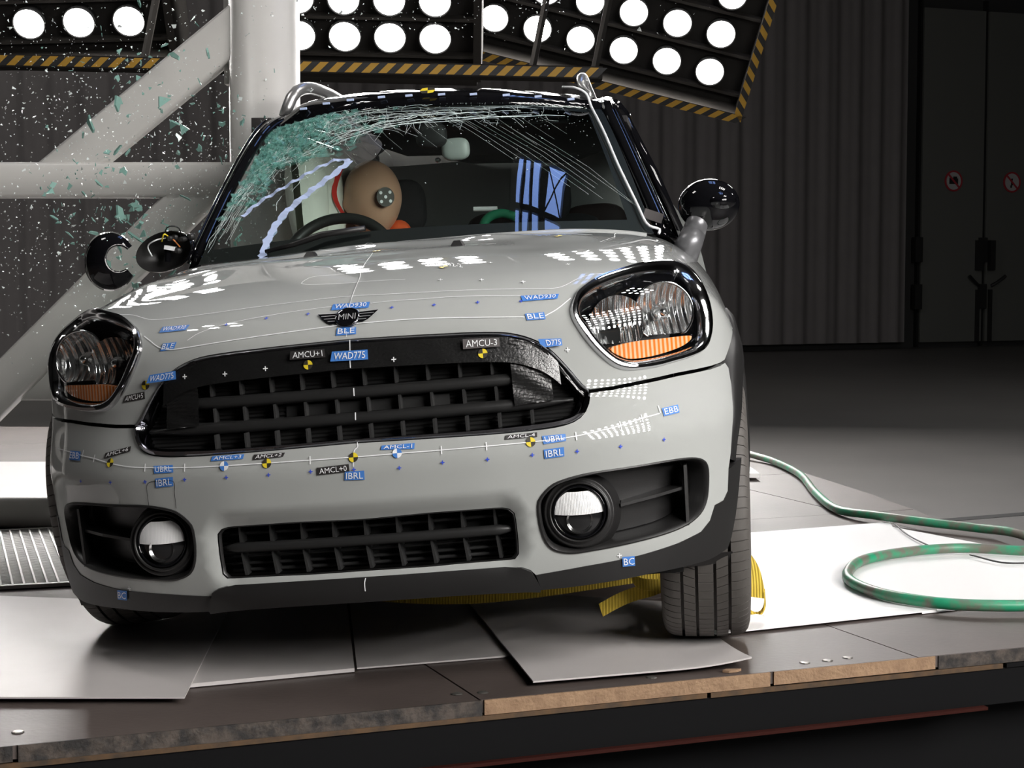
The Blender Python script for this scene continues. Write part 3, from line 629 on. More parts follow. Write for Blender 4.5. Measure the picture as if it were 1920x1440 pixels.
def nrm(P, h=2e-3):
    g = np.stack([fimp(P + np.eye(3)[k] * h) - fimp(P - np.eye(3)[k] * h) for k in range(3)], -1)
    return g / np.linalg.norm(g, axis=-1, keepdims=True)
def SO(ae, off=0.0):
    """points on the body at (azimuth, elevation) pushed out by off"""
    ae = np.asarray(ae, float); P = S(ae[..., 0], ae[..., 1])
    if np.any(np.asarray(off) != 0): P = P + nrm(P) * (np.asarray(off)[..., None] if np.ndim(off) else off)
    return P
def inside(pts, poly):
    x, y = pts[:, 0], pts[:, 1]; r = np.zeros(len(pts), bool); n = len(poly); j = n - 1
    for i in range(n):
        xi, yi = poly[i]; xj, yj = poly[j]
        c = ((yi > y) != (yj > y)) & (x < (xj - xi) * (y - yi) / (yj - yi + 1e-15) + xi); r ^= c; j = i
    return r
def dens(loop, step):
    out = []; n = len(loop)
    for i in range(n):
        a = np.array(loop[i], float); c = np.array(loop[(i + 1) % n], float); k = max(1, int(np.linalg.norm(c - a) / step))
        for t in range(k): out.append(a + (c - a) * t / k)
    return np.array(out)
def panel(name, outer, holes, step, mat, parent, depth=.012, off=0.0, flange=True, label=None):
    loops = [dens(outer, step * .6)] + [dens(h, step * .6) for h in holes]
    B = np.vstack(loops)
    lo = loops[0].min(0); hi = loops[0].max(0)
    gx, gy = np.meshgrid(np.arange(lo[0], hi[0], step), np.arange(lo[1], hi[1], step * .87)); gx[1::2] += step / 2
    G = np.stack([gx.ravel(), gy.ravel()], 1); G = G[inside(G, loops[0])]
    for h in loops[1:]: G = G[~inside(G, h)]
    keep = np.ones(len(G), bool)
    for k in range(0, len(G), 2000):
        d = np.linalg.norm(G[k:k + 2000, None] - B[None], axis=2).min(1); keep[k:k + 2000] = d > step * .45
    V = np.vstack([B, G[keep]]); E_ = []; k = 0
    for l in loops:
        E_ += [(k + i, k + (i + 1) % len(l)) for i in range(len(l))]; k += len(l)
    vs, es, fs, *_ = delaunay_2d_cdt([Vector(p) for p in V], E_, [], 0, 1e-5)
    vs = np.array([tuple(p) for p in vs]); fa = np.array(fs); c = vs[fa].mean(1); ok = inside(c, loops[0])
    for h in loops[1:]: ok &= ~inside(c, h)
    fa = fa[ok]
    P = S(vs[:, 0], vs[:, 1]); N = nrm(P); P = P + N * off
    v = [tuple(p) for p in P]; f = [tuple(q) for q in fa]; nn = [tuple(p) for p in N]
    if flange:
        for l in loops:
            Q = S(l[:, 0], l[:, 1]); n = nrm(Q); Q = Q + n * off; k = len(v); m = len(l)
            t = np.roll(Q, -1, 0) - np.roll(Q, 1, 0); s = np.cross(t, n); s /= np.linalg.norm(s, axis=1, keepdims=True) + 1e-9
            if l is not loops[0]: pass
            v += [tuple(p) for p in Q] + [tuple(p) for p in Q - n * depth]; nn += [tuple(p) for p in s] * 2
            f += [(k + i, k + (i + 1) % m, k + m + (i + 1) % m, k + m + i)[::-1] for i in range(m)]
    o = mk(name, v, f, mat, parent, normals=nn)
    if label: o['label'] = label
    return o
def mirror(l): return [(-a, e) for a, e in l]
def both(right):
    """closed outline from a right half listed from upper centre to lower centre"""
    return list(right) + mirror(right)[::-1]
def dirs(pts): 
    a, e = toae(np.array(pts, float)); return list(zip(a, e))
def yfront(x, z): return Y0(z) + DX(np.abs(x))
M_PAINT = pm('grey_body_paint', (.40, .412, .40), .6, 0, coat=1.0, spec=.0)
M_CLAD = pm('black_plastic', (.016, .0155, .0155), .40, bump=(400, .04)); M_GLOSSK = pm('gloss_black', (.004, .004, .005), .05, spec=.45)
M_CHROME = pm('chrome', (.62, .62, .64), .11, 1); M_DKCHR = pm('dark_chrome', (.22, .22, .24), .10, 1)
M_INK = pm('black_recess', (.006, .006, .006), .6); M_GRILLE = pm('grille_plastic', (.018, .018, .018), .38)
M_TAPE = pm('black_duct_tape', (.010, .010, .010), .26, bump=(160, .12), spec=.8); M_RIB = pm('grille_rib_plastic', (.03, .03, .03), .35)
M_WHITE = pm('white_marking', (.86, .87, .88), .5); M_BLUE = pm('blue_sticker', (.065, .22, .62), .45); M_KSTICK = pm('black_sticker', (.03, .027, .027), .5)
M_GSTICK = pm('grey_sticker', (.11, .10, .10), .4); M_YDOT = pm('target_yellow', (.80, .62, .03), .5); M_KDOT = pm('target_dark', (.035, .03, .02), .5); M_BPLUS = pm('blue_ink', (.03, .08, .62), .5)
M_AMBER = stripes('amber_lens', (.85, .20, .02), (.95, .50, .28), 32, .2, axis='X', bump=.5)
M_LENSG = clear_pane('headlight_lens', (.93, .95, .95), 1.45)
M_REFL = pm('reflector_chrome', (.92, .92, .92), .17, 1)
# panels ------------------------------------------------------------------
rear = dirs([(x, 1.0 + .52 * x * x, float(ZH(1.0 + .52 * x * x) + CR(x))) for x in np.linspace(0, .70, 15)])
side = dirs([(.775, 1.18, .96), (.83, 1.05, .895), (.858, .88, .84), (.866, .75, .815), (.866, .66, .80), (.858, .60, .77)])
up = lambda l, d: [(a, e + d) for a, e in l]
HLO = spline(T['HLO'], 120, True); HLI = spline(T['HLI'], 120, True)
hood = rear + side + up(T['SPLIT'][::-1], .14) + up(spline(T['GT'], 40)[::-1].tolist(), .10)
panel('bonnet', both(hood), [HLO, HLO * [-1, 1]], .7, M_PAINT, CAR, .02, label='grey clamshell bonnet crumpled towards the windscreen')
FOG = spline(T['FOG'], 90, True); LGh = spline(T['LG'], 50); LG = np.array(both(LGh.tolist()))
bump = up(spline(T['GB'], 30)[::-1].tolist(), -.05) + up(T['SPLIT'], -.16) + T['BEDGE'] + T['CLAD'] + T['SKT'][:6][::-1]
panel('bumper_cover', both(bump), [FOG, FOG * [-1, 1], LG], .7, M_PAINT, CAR, .02)
clad = T['CLAD'] + [T['SKT'][-1]] + T['CLADB'][::-1]
for s in (1, -1):
    panel('lower_cladding', np.array(clad) * [s, 1] if s == 1 else (np.array(clad) * [s, 1])[::-1], [], .8, M_CLAD, CAR, .03, off=.002)
sk = T['SKT'] + T['SKB']
panel('skid_plate', both(sk), [], .8, M_CLAD, CAR, .04, off=.012, label='black front skid plate')
# fenders behind the bonnet edge
def xside(y, z):
    lo = np.zeros(np.shape(y)) + .3; hi = np.zeros(np.shape(y)) + 1.1
    for _ in range(40):
        m = (lo + hi) / 2; w = fimp(np.stack([m, y, z], -1)) < 0; lo = np.where(w, m, lo); hi = np.where(w, hi, m)
    return lo
AC = (.79, .345)
arc = [(AC[0] + .44 * math.cos(t), AC[1] + .44 * math.sin(t)) for t in np.radians(np.linspace(-8, 112, 20))]
fy = [(.60, .775), (.66, .795), (.75, .81), (.88, .835), (1.05, .89), (1.18, .95), (1.30, .985), (1.42, .99), (1.42, .22), (1.26, .22)] + arc
fd_ = dirs([(float(xside(np.array(min(y, 1.5)), np.array(z))), y, z) for y, z in fy])
for s in (1, -1): panel('fender', np.array(fd_) * [s, 1] if s == -1 else np.array(fd_)[::-1], [], 1.5, M_PAINT, CAR, .02)
# wheel arch trims
for s in (1, -1):
    A_ = np.radians(np.linspace(-14, 163, 64)); v = []; rr = [(.352, -.05), (.355, .006), (.37, .014), (.43, .013), (.448, .004), (.45, -.03)]
    fr_ = lambda a: max(0, min(1, (math.degrees(a) - 105) / 50))
    for a in A_:
        for r, o_ in rr:
            r = .352 + (r - .352) * (1 - .52 * fr_(a)); y = AC[0] + r * math.cos(a); z = AC[1] + r * math.sin(a) * 1.04
            o2 = o_ - .016 * fr_(a); v.append((s * (float(xside(np.array(y), np.array(max(z, .2)))) + o2), y, z))
    mk('wheel_arch_trim', v, grid_faces(6, 64, s < 0), M_CLAD, CAR, smooth=True)
# grille ------------------------------------------------------------------
GT = spline(T['GT'], 60); GB = spline(T['GB'], 50); GIB = spline(T['GIB'], 50)
GTi = GT.copy(); GTi[:, 1] -= .55 - .2 * np.linspace(0, 1, 60) ** 4; k = np.linspace(0, 1, 60) ** 3; GTi[:, 0] -= .65 * k; GTi[-1] = GIB[0]
outl = np.array(both(np.vstack([GT, GB]).tolist())); inl = np.array(both(np.vstack([GTi, GIB]).tolist()))
def ring(name, outer, inner, prof, mat, parent):
    """closed moulding: prof = [(blend outer->inner, offset)]"""
    m = len(outer); L = [SO(outer * (1 - t) + inner * t, np.full(m, o_) if o_ else 1e-6) for t, o_ in prof]
    v = np.vstack(L); f = []
    for r in range(len(prof) - 1):
        for i in range(m): f.append((r * m + i, (r + 1) * m + i, (r + 1) * m + (i + 1) % m, r * m + (i + 1) % m))
    return mk(name, v, f, mat, parent, sharp=50)
gfr = ring('grille_frame', outl, inl, [(0, -.012), (.05, .006), (.35, .011), (.62, .006), (.68, -.002), (.9, -.006), (1, -.02), (1, -.05)], M_DKCHR, CAR); gfr['label'] = 'dark chrome grille surround'
zz = np.arange(.575, .86, .0045); xx = np.linspace(-.56, .56, 45); v = []
for i, z in enumerate(zz):
    for x in xx * (1 - .22 * min(1, max(0, (z - .69) / .15))): v.append((x, float(yfront(x, min(max(z, .6), .84))) + .030 + (.007 if i % 2 else 0), z))
gb = mk('grille_insert', v, grid_faces(45, len(zz)), M_GRILLE, CAR)
gb['label'] = 'black ribbed grille insert'
# openings in the insert
for x0, x1, z0, z1 in ((-.16, .215, .668, .692),):
    xs_ = np.linspace(x0, x1, 16); v = [(x, float(yfront(x, z)) + .028, z) for z in (z0, z1) for x in xs_]; mk('grille_opening', v, grid_faces(16, 2), M_INK, gb)
for zc, xe in ((.712, .455), (.655, .49)):
    xs_ = np.linspace(-xe, xe, 61); v = []; n = 10
    for x in xs_:
        k = max(.12, min(1, (xe - abs(x)) / .10)) ** .6
        for q in range(n):
            w = 2 * math.pi * q / n; v.append((x, float(yfront(x, zc)) + .014 - .016 * math.cos(w) * (1 if math.cos(w) > 0 else .6), zc + .0145 * k * math.sin(w)))
    f = [(i * n + q, (i + 1) * n + q, (i + 1) * n + (q + 1) % n, i * n + (q + 1) % n) for i in range(60) for q in range(n)] + [tuple(range(n)), tuple(range(60 * n + n - 1, 60 * n - 1, -1))]
    mk('grille_bar', v, f, M_GRILLE, gb, smooth=True)
for z0, z1, xs_ in ((.727, .775, [-.331 + .0718 * i for i in range(10)]), (.668, .700, [-.325 + .0718 * i for i in range(10)]), (.608, .642, [-.32 + .0718 * i for i in range(11)])):
    for x in xs_:
        y = float(yfront(x, z0)); MB().add([(x - .0022, y + .004, z0), (x + .0022, y + .004, z0), (x + .003, y + .034, z0), (x - .003, y + .034, z0), (x - .0022, y + .004, z1), (x + .0022, y + .004, z1), (x + .003, y + .034, z1), (x - .003, y + .034, z1)], [(3, 2, 1, 0), (4, 5, 6, 7), (0, 1, 5, 4), (1, 2, 6, 5), (2, 3, 7, 6), (3, 0, 4, 7)]).build('grille_rib', M_RIB, gb)
# black tape over the grille
GTf = np.array(both(GT.tolist())); GTf = np.vstack([mirror(GT[::-1]), GT])
def gtop(az): return np.interp(az, GTf[:, 0], GTf[:, 1])
def tape(name, a0, a1, e_top, e_bot, off, label, n=(60, 8), wob=0, par=CAR, lean=0.0):
    A_ = np.linspace(a0, a1, n[0]); v = []
    for j in range(n[1]):
        t = j / (n[1] - 1); el = e_top(A_) * (1 - t) + e_bot(A_) * t
        ww = wob * np.sin(A_ * 3 + j * 1.7) * np.sin(j * 2.1 + A_) if wob else 0
        v.append(SO(np.stack([A_, el], 1), off + lean * t + ww + np.zeros(n[0])))
    o = mk(name, np.vstack(v), grid_faces(n[0], n[1], True), M_TAPE, par, smooth=True); o['label'] = label; return o
tape('tape_band', -15.9, 16.6, lambda a: gtop(a) - .08, lambda a: gtop(a) - 2.30, .006, 'black tape band across the top of the grille', (120, 10), .0006, lean=.010)
tape('tape_end', 12.8, 15.9, lambda a: np.minimum(gtop(a) - .1, 8.8), lambda a: 3.55 + .05 * (a - 12.8), .009, 'wrinkled black tape end over the grille', (24, 40), .0025)
tape('tape_end', -15.7, -12.8, lambda a: np.minimum(gtop(a) - .1, 9.2), lambda a: 3.9 + .06 * (a + 12.8), .009, 'black tape end folded over the grille', (24, 40), .0022)
tape('tape_patch', 15.7, 18.4, lambda a: gtop(a) - .1, lambda a: np.minimum(gtop(a) - 1.1, 8.0), .005, 'torn black tape in the grille corner', (20, 10), .003)
# headlights --------------------------------------------------------------
def fill_loop(loop, off, step, name, mat, parent): return panel(name, loop, [], step, mat, parent, off=off, flange=False)
def bowl(c, ax, r, depth, mat, parent, name, flute=0, cut=None):
    ax = Vector(ax).normalized(); u = Vector((1, 0, 0)); u = (u - ax * u.dot(ax)).normalized(); w = ax.cross(u).normalized()
    if w.z < 0: w = -w
    nr, nt = 20, 120; v = []; f = []
    for i in range(nr + 1):
        rho = i / nr
        for k in range(nt):
            t = 2 * math.pi * k / nt; px, pz = rho * math.cos(t), rho * math.sin(t)
            if cut is not None and pz < cut: pz = cut
            h = -depth * (1 - (px * px + pz * pz))
            if flute: h += flute * math.cos(px * 26 + .8 * math.sin(pz * 3)) * .35 * min(1, 2.5 * rho)
            v.append(Vector(c) + u * px * r + w * pz * r + ax * h)
    f = [(i * nt + k, i * nt + (k + 1) % nt, (i + 1) * nt + (k + 1) % nt, (i + 1) * nt + k) for i in range(nr) for k in range(nt)]
    return mk(name, v, f, mat, parent, smooth=True)
for s in (1, -1):
    O_ = HLO * [s, 1]; I_ = HLI * [s, 1]
    if s < 0: O_ = O_[::-1]; I_ = I_[::-1]
    k = np.argmin(np.linalg.norm(I_ - O_[0], axis=1)); I_ = np.roll(I_, -k, 0)
    I2 = I_.mean(0) + (I_ - I_.mean(0)) * .93
    hs = ring('headlight', I_, I2, [(0, -.012), (0, -.03), (.4, -.034), (1, -.05), (1, -.11)], M_GLOSSK, CAR); hs['label'] = 'glossy oval headlight'
    bk = panel('back_plate', I2, [], 2.0, pm('lamp_housing_grey', (.07, .07, .072), .35), hs, off=-.085, flange=False)
    rg = ring('chrome_ring', O_, I_, [(-.01, -.012), (0, .002), (.22, .012), (.55, .013), (.85, .007), (1, -.002), (1, -.014)], M_CHROME, hs); rg['label'] = 'chrome headlight ring'
    ls = fill_loop(I_ if s > 0 else I_, -.004, 1.2, 'lens', M_LENSG, hs); ls['label'] = 'clear headlight lens'
    c = Vector((.703 * s, .335, .829)); ax = Vector((.22 * s, -1, .06))
    b1 = bowl(c, ax, .0665, .055, M_REFL, hs, 'reflector', .010, -.78); b1['label'] = 'fluted chrome reflector bowl'
    v, f = lathe([(.071, -.004), (.072, .004), (.068, .005), (.0665, 0)], 64, ax, c); 
    u_ = Vector((1, 0, 0)); axn = ax.normalized(); w_ = Vector((0, 0, 1))
    v = [p if (p - c).z > -.054 else p + Vector((0, 0, -.054 - (p - c).z)) for p in v]
    mk('reflector_rim', v, f, M_CHROME, hs, smooth=True)
    v, f = lathe([(.019, -.052), (.019, -.03), (.012, -.012), (.010, -.006), (.004, -.002), (.0, -.001)], 24, ax, c); mk('bulb', v, f, M_REFL, hs, smooth=True)
    c2 = Vector((.598 * s, .262, .814)); b2 = bowl(c2, Vector((.1 * s, -1, .05)), .064, .045, M_REFL, hs, 'reflector', .016, -.72); b2['label'] = 'small faceted chrome reflector'
    v, f = lathe([(.016, -.05), (.016, -.02), (.008, -.006), (0, -.004)], 20, (0, -1, 0), c2); mk('bulb', v, f, M_REFL, hs, smooth=True)
    AM = spline(T['AMB'], 60, True) * [s, 1]; AM = AM if s > 0 else AM[::-1]
    am = panel('turn_signal', AM, [], .8, M_AMBER, hs, .02, off=-.014); am['label'] = 'orange ribbed turn signal'
# lower grille ------------------------------------------------------------
zz = np.linspace(.285, .455, 15); xx = np.linspace(-.37, .37, 25); v = []
for i, z in enumerate(zz):
    for x in xx: v.append((x, float(yfront(x, .37)) + .085 + (.012 if i % 2 else 0), z))
lg = mk('lower_grille', v, grid_faces(25, 15), M_INK, CAR); lg['label'] = 'black lower bumper grille'
LGi = LG.mean(0) + (LG - LG.mean(0)) * [.975, .93]
ring('grille_lip', LG, LGi, [(0, -.012), (.3, .002), (.8, 0), (1, -.006), (1, -.05)], M_CLAD, lg)
for z in (.405, .352, .335, .32):
    xs_ = np.linspace(-.33, .33, 31); b = MB().tube([(x, float(yfront(x, .37)) + .075, z) for x in xs_], .0045, 6); b.build('shutter_slat', M_RIB, lg, smooth=True)
xs_ = np.linspace(-.336, .336, 41)
MB().tube([(x, float(yfront(x, .378)) + .034, .3775) for x in xs_], [.004 + .0065 * min(1, (.336 - abs(x)) / .03) for x in xs_], 12, flat=1.15).build('grille_bar', M_GRILLE, lg, smooth=True)
for i in range(9):
    x = -.2955 + .0736 * i
    for z0, z1, dx in ((.386, .432, 0), (.312, .370, .006)):
        y = float(yfront(x, .37)) + .036
        MB().add([(x + dx - .0035, y + .006, z0), (x + dx + .0035, y + .006, z0), (x + dx + .0035, y + .05, z0), (x + dx - .0035, y + .05, z0), (x - .002, y, z1), (x + .002, y, z1), (x + .0035, y + .05, z1), (x - .0035, y + .05, z1)], [(3, 2, 1, 0), (4, 5, 6, 7), (0, 1, 5, 4), (1, 2, 6, 5), (2, 3, 7, 6), (3, 0, 4, 7)]).build('grille_rib', M_RIB, lg)
MB().box((-.018, .15, .315), (.018, .17, .372)).build('center_clip', M_INK, lg)
# fog lamp pockets --------------------------------------------------------
M_FOGW = stripes('fog_lamp_painted_glare', (.95, .95, .95), (.84, .84, .84), 90, .18, axis='X', bump=.2); M_FOGD = pm('fog_lamp_dark_glass', (.015, .015, .016), .05, coat=1)  # white base colour stands in for the bright reflection in the upper lens
for s in (1, -1):
    O_ = FOG * [s, 1]; O_ = O_ if s > 0 else O_[::-1]; I_ = O_.mean(0) + (O_ - O_.mean(0)) * [.955, .90]; I3 = O_.mean(0) + (O_ - O_.mean(0)) * [.93, .84]
    pk = ring('fog_lamp_pocket', O_, I_, [(-.01, -.015), (0, .003), (.35, .004), (.7, 0), (1, -.008), (1.0, -.03), (1.35, -.065)], M_CLAD, CAR); pk['label'] = 'black recessed fog lamp pocket'
    panel('pocket_floor', I3, [], 1.2, M_CLAD, pk, off=-.062, flange=False)
    c = Vector((.484 * s, .128, .403)); ax = Vector((.08 * s, -1, .10)).normalized()
    v, f = lathe([(.096, -.065), (.084, -.03), (.079, -.010), (.076, -.007), (.071, -.012), (.068, -.004), (.0645, -.002), (.062, -.010), (.060, -.03)], 64, ax, c); mk('bezel', v, f, M_CLAD, pk, smooth=True)
    v, f = lathe([(.060, -.018), (.0605, -.006), (.057, -.003), (.055, -.008)], 48, ax, c); mk('fog_lamp_rim', v, f, M_GLOSSK, pk, smooth=True)
    u = Vector((1, 0, 0)) - ax * ax.x; u.normalize(); w = u.cross(ax) if u.cross(ax).z > 0 else ax.cross(u); N_ = 40
    def dome(x, z): return c + u * x + w * z + ax * (-.010 + .012 * (1 - (x * x + z * z) / .056 ** 2))
    top = []; bot = []; n_ = 20
    for j in range(n_ + 1):
        for i in range(n_ + 1):
            t0, t1 = -.004 , .056
            z = -.002 + (.052) * j / n_; hw = math.sqrt(max(0, .0555 ** 2 - z * z)); x = (2 * i / n_ - 1) * hw; top.append(dome(x, z - .004 * (1 - (x / .056) ** 2)))
            z2 = -.002 - (.053) * j / n_; hw = math.sqrt(max(0, .0555 ** 2 - z2 * z2)); x = (2 * i / n_ - 1) * hw; bot.append(dome(x, z2 - .004 * (1 - (x / .056) ** 2) * (1 - j / n_)) - ax * .004)
    t_ = mk('lamp_lens', top, grid_faces(n_ + 1, n_ + 1, False), M_FOGW, pk, smooth=True); t_['label'] = 'ribbed upper half of the fog lamp with its bright reflection painted white'
    t_ = mk('lamp_glass', bot, grid_faces(n_ + 1, n_ + 1, True), M_FOGD, pk, smooth=True); t_['label'] = 'dark clear lower half of the fog lamp'
    v, f = lathe([(.03, -.012), (.022, -.022), (.010, -.028), (0, -.029)], 24, ax, c + w * -.018 + ax * .012); mk('lamp_bowl', v, f, M_REFL, pk, smooth=True)
    y0 = .165
    P1 = [(.575, .185, .408), (.655, .225, .418), (.715, .275, .425)]; b = MB()
    for z_ in (0, .006):
        pass
    v = []
    for p in P1: v += [(p[0] * s, p[1], p[2]), (p[0] * s, p[1], p[2] - .007), (p[0] * s + .0 * s, p[1] + .06, p[2] - .012), (p[0] * s, p[1] + .06, p[2] + .004)]
    f = [(i * 4 + k, i * 4 + (k + 1) % 4, (i + 1) * 4 + (k + 1) % 4, (i + 1) * 4 + k) for i in range(2) for k in range(4)] + [(0, 1, 2, 3), (11, 10, 9, 8)]
    mk('pocket_vane', v, f, M_CLAD, pk)
    v = []
    for z_ in (.335, .40, .475): 
        x_ = .722 + (.475 - z_) * -.03; v += [(x_ * s, .268, z_), ((x_ + .007) * s, .272, z_), ((x_ + .008) * s, .34, z_), (x_ * s, .33, z_)]
    mk('pocket_vane', v, f, M_CLAD, pk)
# emblem ------------------------------------------------------------------
ec = np.array(toae(np.array((-.003, .135, .879))))
emb = None
def onhood(x, z_, off):
    """x to the right, z_ up along the surface from the emblem centre"""
    a = ec[0] + np.degrees(np.asarray(x) / 1.60); e = ec[1] + np.degrees(np.asarray(z_) / 1.62) ; return SO(np.stack(np.broadcast_arrays(a, e), -1), off)
def conform(name, xy, f, off, mat, parent): return mk(name, onhood(xy[:, 0], xy[:, 1], off), f, mat, parent)
t = np.linspace(0, 2 * math.pi, 49)[:-1]
disc = np.stack([.0265 * np.cos(t), .0215 * np.sin(t)], 1); emb = conform('emblem', np.vstack([disc, [[0, 0]]]), [(i, (i + 1) % 48, 48) for i in range(48)], .006, M_GLOSSK, CAR); emb['label'] = 'winged bonnet emblem in black and chrome'
v = np.vstack([onhood(disc[:, 0] * k, disc[:, 1] * k, o_) for k, o_ in ((1.12, .001), (1.10, .007), (.98, .008), (.96, .005))])
mk('emblem_ring', v, [(r * 48 + i, r * 48 + (i + 1) % 48, (r + 1) * 48 + (i + 1) % 48, (r + 1) * 48 + i) for r in range(3) for i in range(48)], M_DKCHR, emb, smooth=True)
for s in (1, -1):
    w = np.array([(.027, .012), (.072, .014), (.066, .008), (.058, .0), (.048, -.009), (.036, -.0145), (.024, -.012)]) * [s, 1]
    conform('emblem_wing', w, [tuple(range(7)) if s < 0 else tuple(range(6, -1, -1))], .004, M_GLOSSK, emb)
    for z0, z1, xe in ((.0125, .0138, .070), (.0055, .0068, .0635), (-.0018, -.0005, .056), (-.0085, -.0072, .046)):
        q = np.array([(.028, z0), (xe - .002, z0), (xe, z1), (.028, z1)]) * [s, 1]; conform('emblem_bar', q, [(3, 2, 1, 0) if s > 0 else (0, 1, 2, 3)], .0055, pm('emblem_silver', (.42, .42, .43), .35, .3), emb)
M_EMB = pm('emblem_silver', (.42, .42, .43), .35, .3); tv, tf, ar = text_mesh('MINI'); conform('lettering', (tv - .5) * [.040, .0145], tf, .0075, M_EMB, emb)
# measuring stickers, target dots, trace lines ------------------------------
def bil(c, u, w):
    c = np.array(c, float); u = np.asarray(u)[..., None]; w = np.asarray(w)[..., None]   # corners TL TR BR BL
    return (c[3] * (1 - u) + c[2] * u) * (1 - w) + (c[0] * (1 - u) + c[1] * u) * w
SM = {'b': M_BLUE, 'k': M_KSTICK, 'g': M_GSTICK}
for it in T['STICK']:
    txt, st, c = it[0], it[1], it[2:]
    base = .0195 if txt in ('WAD775', 'AMCU+1', 'AMCU-3') else .0095 if txt in ('WAD775', 'AMCU+1', 'AMCU-3', 'D775') else (.0055 if txt == 'BC' else .0022)
    U, W_ = np.meshgrid(np.linspace(0, 1, 9), np.linspace(0, 1, 5)); q = bil(c, U.ravel(), W_.ravel())
    tv, tf, ar = text_mesh(txt, 0)
    if st == 'n':
        o = mk('marker_text', SO(bil(c, tv[:, 0], tv[:, 1]), .002), tf, M_WHITE, CAR); o['label'] = 'white marker text %s' % txt; continue
    o = mk('measuring_sticker', SO(q, base), grid_faces(9, 5), SM[st], CAR); o['label'] = {'b': 'blue', 'k': 'black', 'g': 'grey'}[st] + ' measuring sticker reading ' + txt
    lo, hi = ((.08, .16), (.93, .86)) if txt != 'D775' else ((.30, .16), (.95, .86))
    mk('lettering', SO(bil(c, lo[0] + (hi[0] - lo[0]) * tv[:, 0], lo[1] + (hi[1] - lo[1]) * tv[:, 1]), base + .0016), tf, M_WHITE, o)
def local_disc(a, e, r, off, n=24):
    """disc of radius r metres lying on the body at (a, e)"""
    p = SO(np.array([[a, e]]))[0]; nn = nrm(p[None])[0]; x = np.cross((0, 0, 1), nn); x /= -np.linalg.norm(x); z = np.cross(x, nn); z = z if z[2] > 0 else -z
    if x[0] < 0: x = -x
    return p, nn, x, z
def lay(a, e, xy, off):
    p, nn, x, z = local_disc(a, e, 0, 0); Q = p + xy[:, :1] * x + xy[:, 1:] * z; d = np.stack(toae(Q), 1); return SO(d, off)
for k, a, e in T['DOT']:
    t = np.linspace(0, 2 * math.pi, 25)[:-1]; r = .0105; off_ = .0165 if 7.5 < e < 10.5 and abs(a) < 15 and SO(np.array([[a, e]]))[0][2] < .84 else .0028
    xy = np.vstack([np.stack([r * np.cos(t), r * np.sin(t)], 1), [[0, 0]]]); P = lay(a, e, xy, off_)
    o = mk('target_dot', P, [(i, (i + 1) % 24, 24) for i in range(24)], [M_YDOT, M_KDOT] if k == 'y' else [M_BLUE, M_WHITE], CAR)
    for i, pl_ in enumerate(o.data.polygons): pl_.material_index = (i // 6) % 2
    o['label'] = 'yellow and black target dot' if k == 'y' else 'blue and white target dot'
def trace(name, pts, w, off, mat, parent):
    A_ = spline(pts, max(12, len(pts) * 6)); P = SO(A_, off); n = nrm(SO(A_)); t = np.gradient(P, axis=0); sd = np.cross(t, n); sd /= np.linalg.norm(sd, axis=1, keepdims=True)
    v = np.empty((len(P) * 2, 3)); v[::2] = P - sd * w / 2; v[1::2] = P + sd * w / 2
    return mk(name, v, [(2 * i, 2 * i + 1, 2 * i + 3, 2 * i + 2) for i in range(len(P) - 1)], mat, parent)
for k, l in T['LN'].items():
    o = trace('trace_line', l, .0022 if k in ('ubrl', 'c0', 'c3', 'c2', 'ble', 'bler') else .0014, .0175 if k == 'c0' else (.014 if k == 'c3' else .0022), M_WHITE, CAR); o['label'] = 'thin white measuring line on the bodywork'
    if k == 'tow': o.data.materials[0] = M_INK; o.name = 'cover_gap'; o['label'] = 'thin dark outline of the towing eye cover'
for k, a, e in T['PL']:
    m_, r, w = {'b': (M_BPLUS, .0045, .0011), 'w': (M_WHITE, .0055, .0012), 't': (M_WHITE, .009, .0013)}[k]
    off_ = .0165 if (7.2 < e < 10.5 and abs(a) < 15 and k == 'w' and SO(np.array([[a, e]]))[0][2] < .83) else .0026
    xy = np.array([(-w, -r), (w, -r), (w, r), (-w, r)] + ([(-r, -w), (r, -w), (r, w), (-r, w)] if k != 't' else []))
    mk('plus_mark' if k != 't' else 'tick_mark', lay(a, e, xy, off_), [(0, 1, 2, 3)] + ([(4, 5, 6, 7)] if k != 't' else []), m_, CAR)
# tow eye cover outline on the left corner of the bumper

# ---------------------------------------------------------------- car: greenhouse, wheels, cabin
def car_pt(p): return CAR.matrix_world @ Vector(p)
M_RUB = pm('tyre_rubber', (.080, .072, .066), .62, noise=(30, (.10, .092, .085), .3)); M_ALLOY = pm('alloy_rim', (.35, .35, .36), .3, .9)
M_SILV = pm('silver_trim', (.50, .50, .50), .3, .8); M_GREYARM = pm('satin_grey', (.20, .20, .21), .35, .5)
M_SCREEN = clear_pane('windscreen_glass', (.80, .88, .85), 1.52); M_TINT = clear_pane('tinted_side_glass', (.10, .12, .12), 1.5)
M_CABIN = pm('dark_cabin_trim', (.018, .017, .018), .7); M_SEAT = pm('dark_seat_cloth', (.030, .029, .031), .85, bump=(120, .2)); M_BROWN = pm('brown_headrest', (.035, .018, .016), .7)
M_BAG = pm('airbag_cloth', (.70, .71, .64), .9, noise=(6, (.62, .63, .56), .3), bump=(25, .25))
WB = spline([(-.655, 1.27, 1.061), (-.323, 1.12, 1.063), (-.007, 1.04, 1.064), (.346, 1.10, 1.053), (.673, 1.30, 1.039)], 41)
WT = spline([(-.553, 1.92, 1.472), (-.305, 1.84, 1.505), (-.013, 1.80, 1.496), (.279, 1.85, 1.476), (.523, 1.97, 1.449)], 41)
WB = WB - [0, .02, .012]
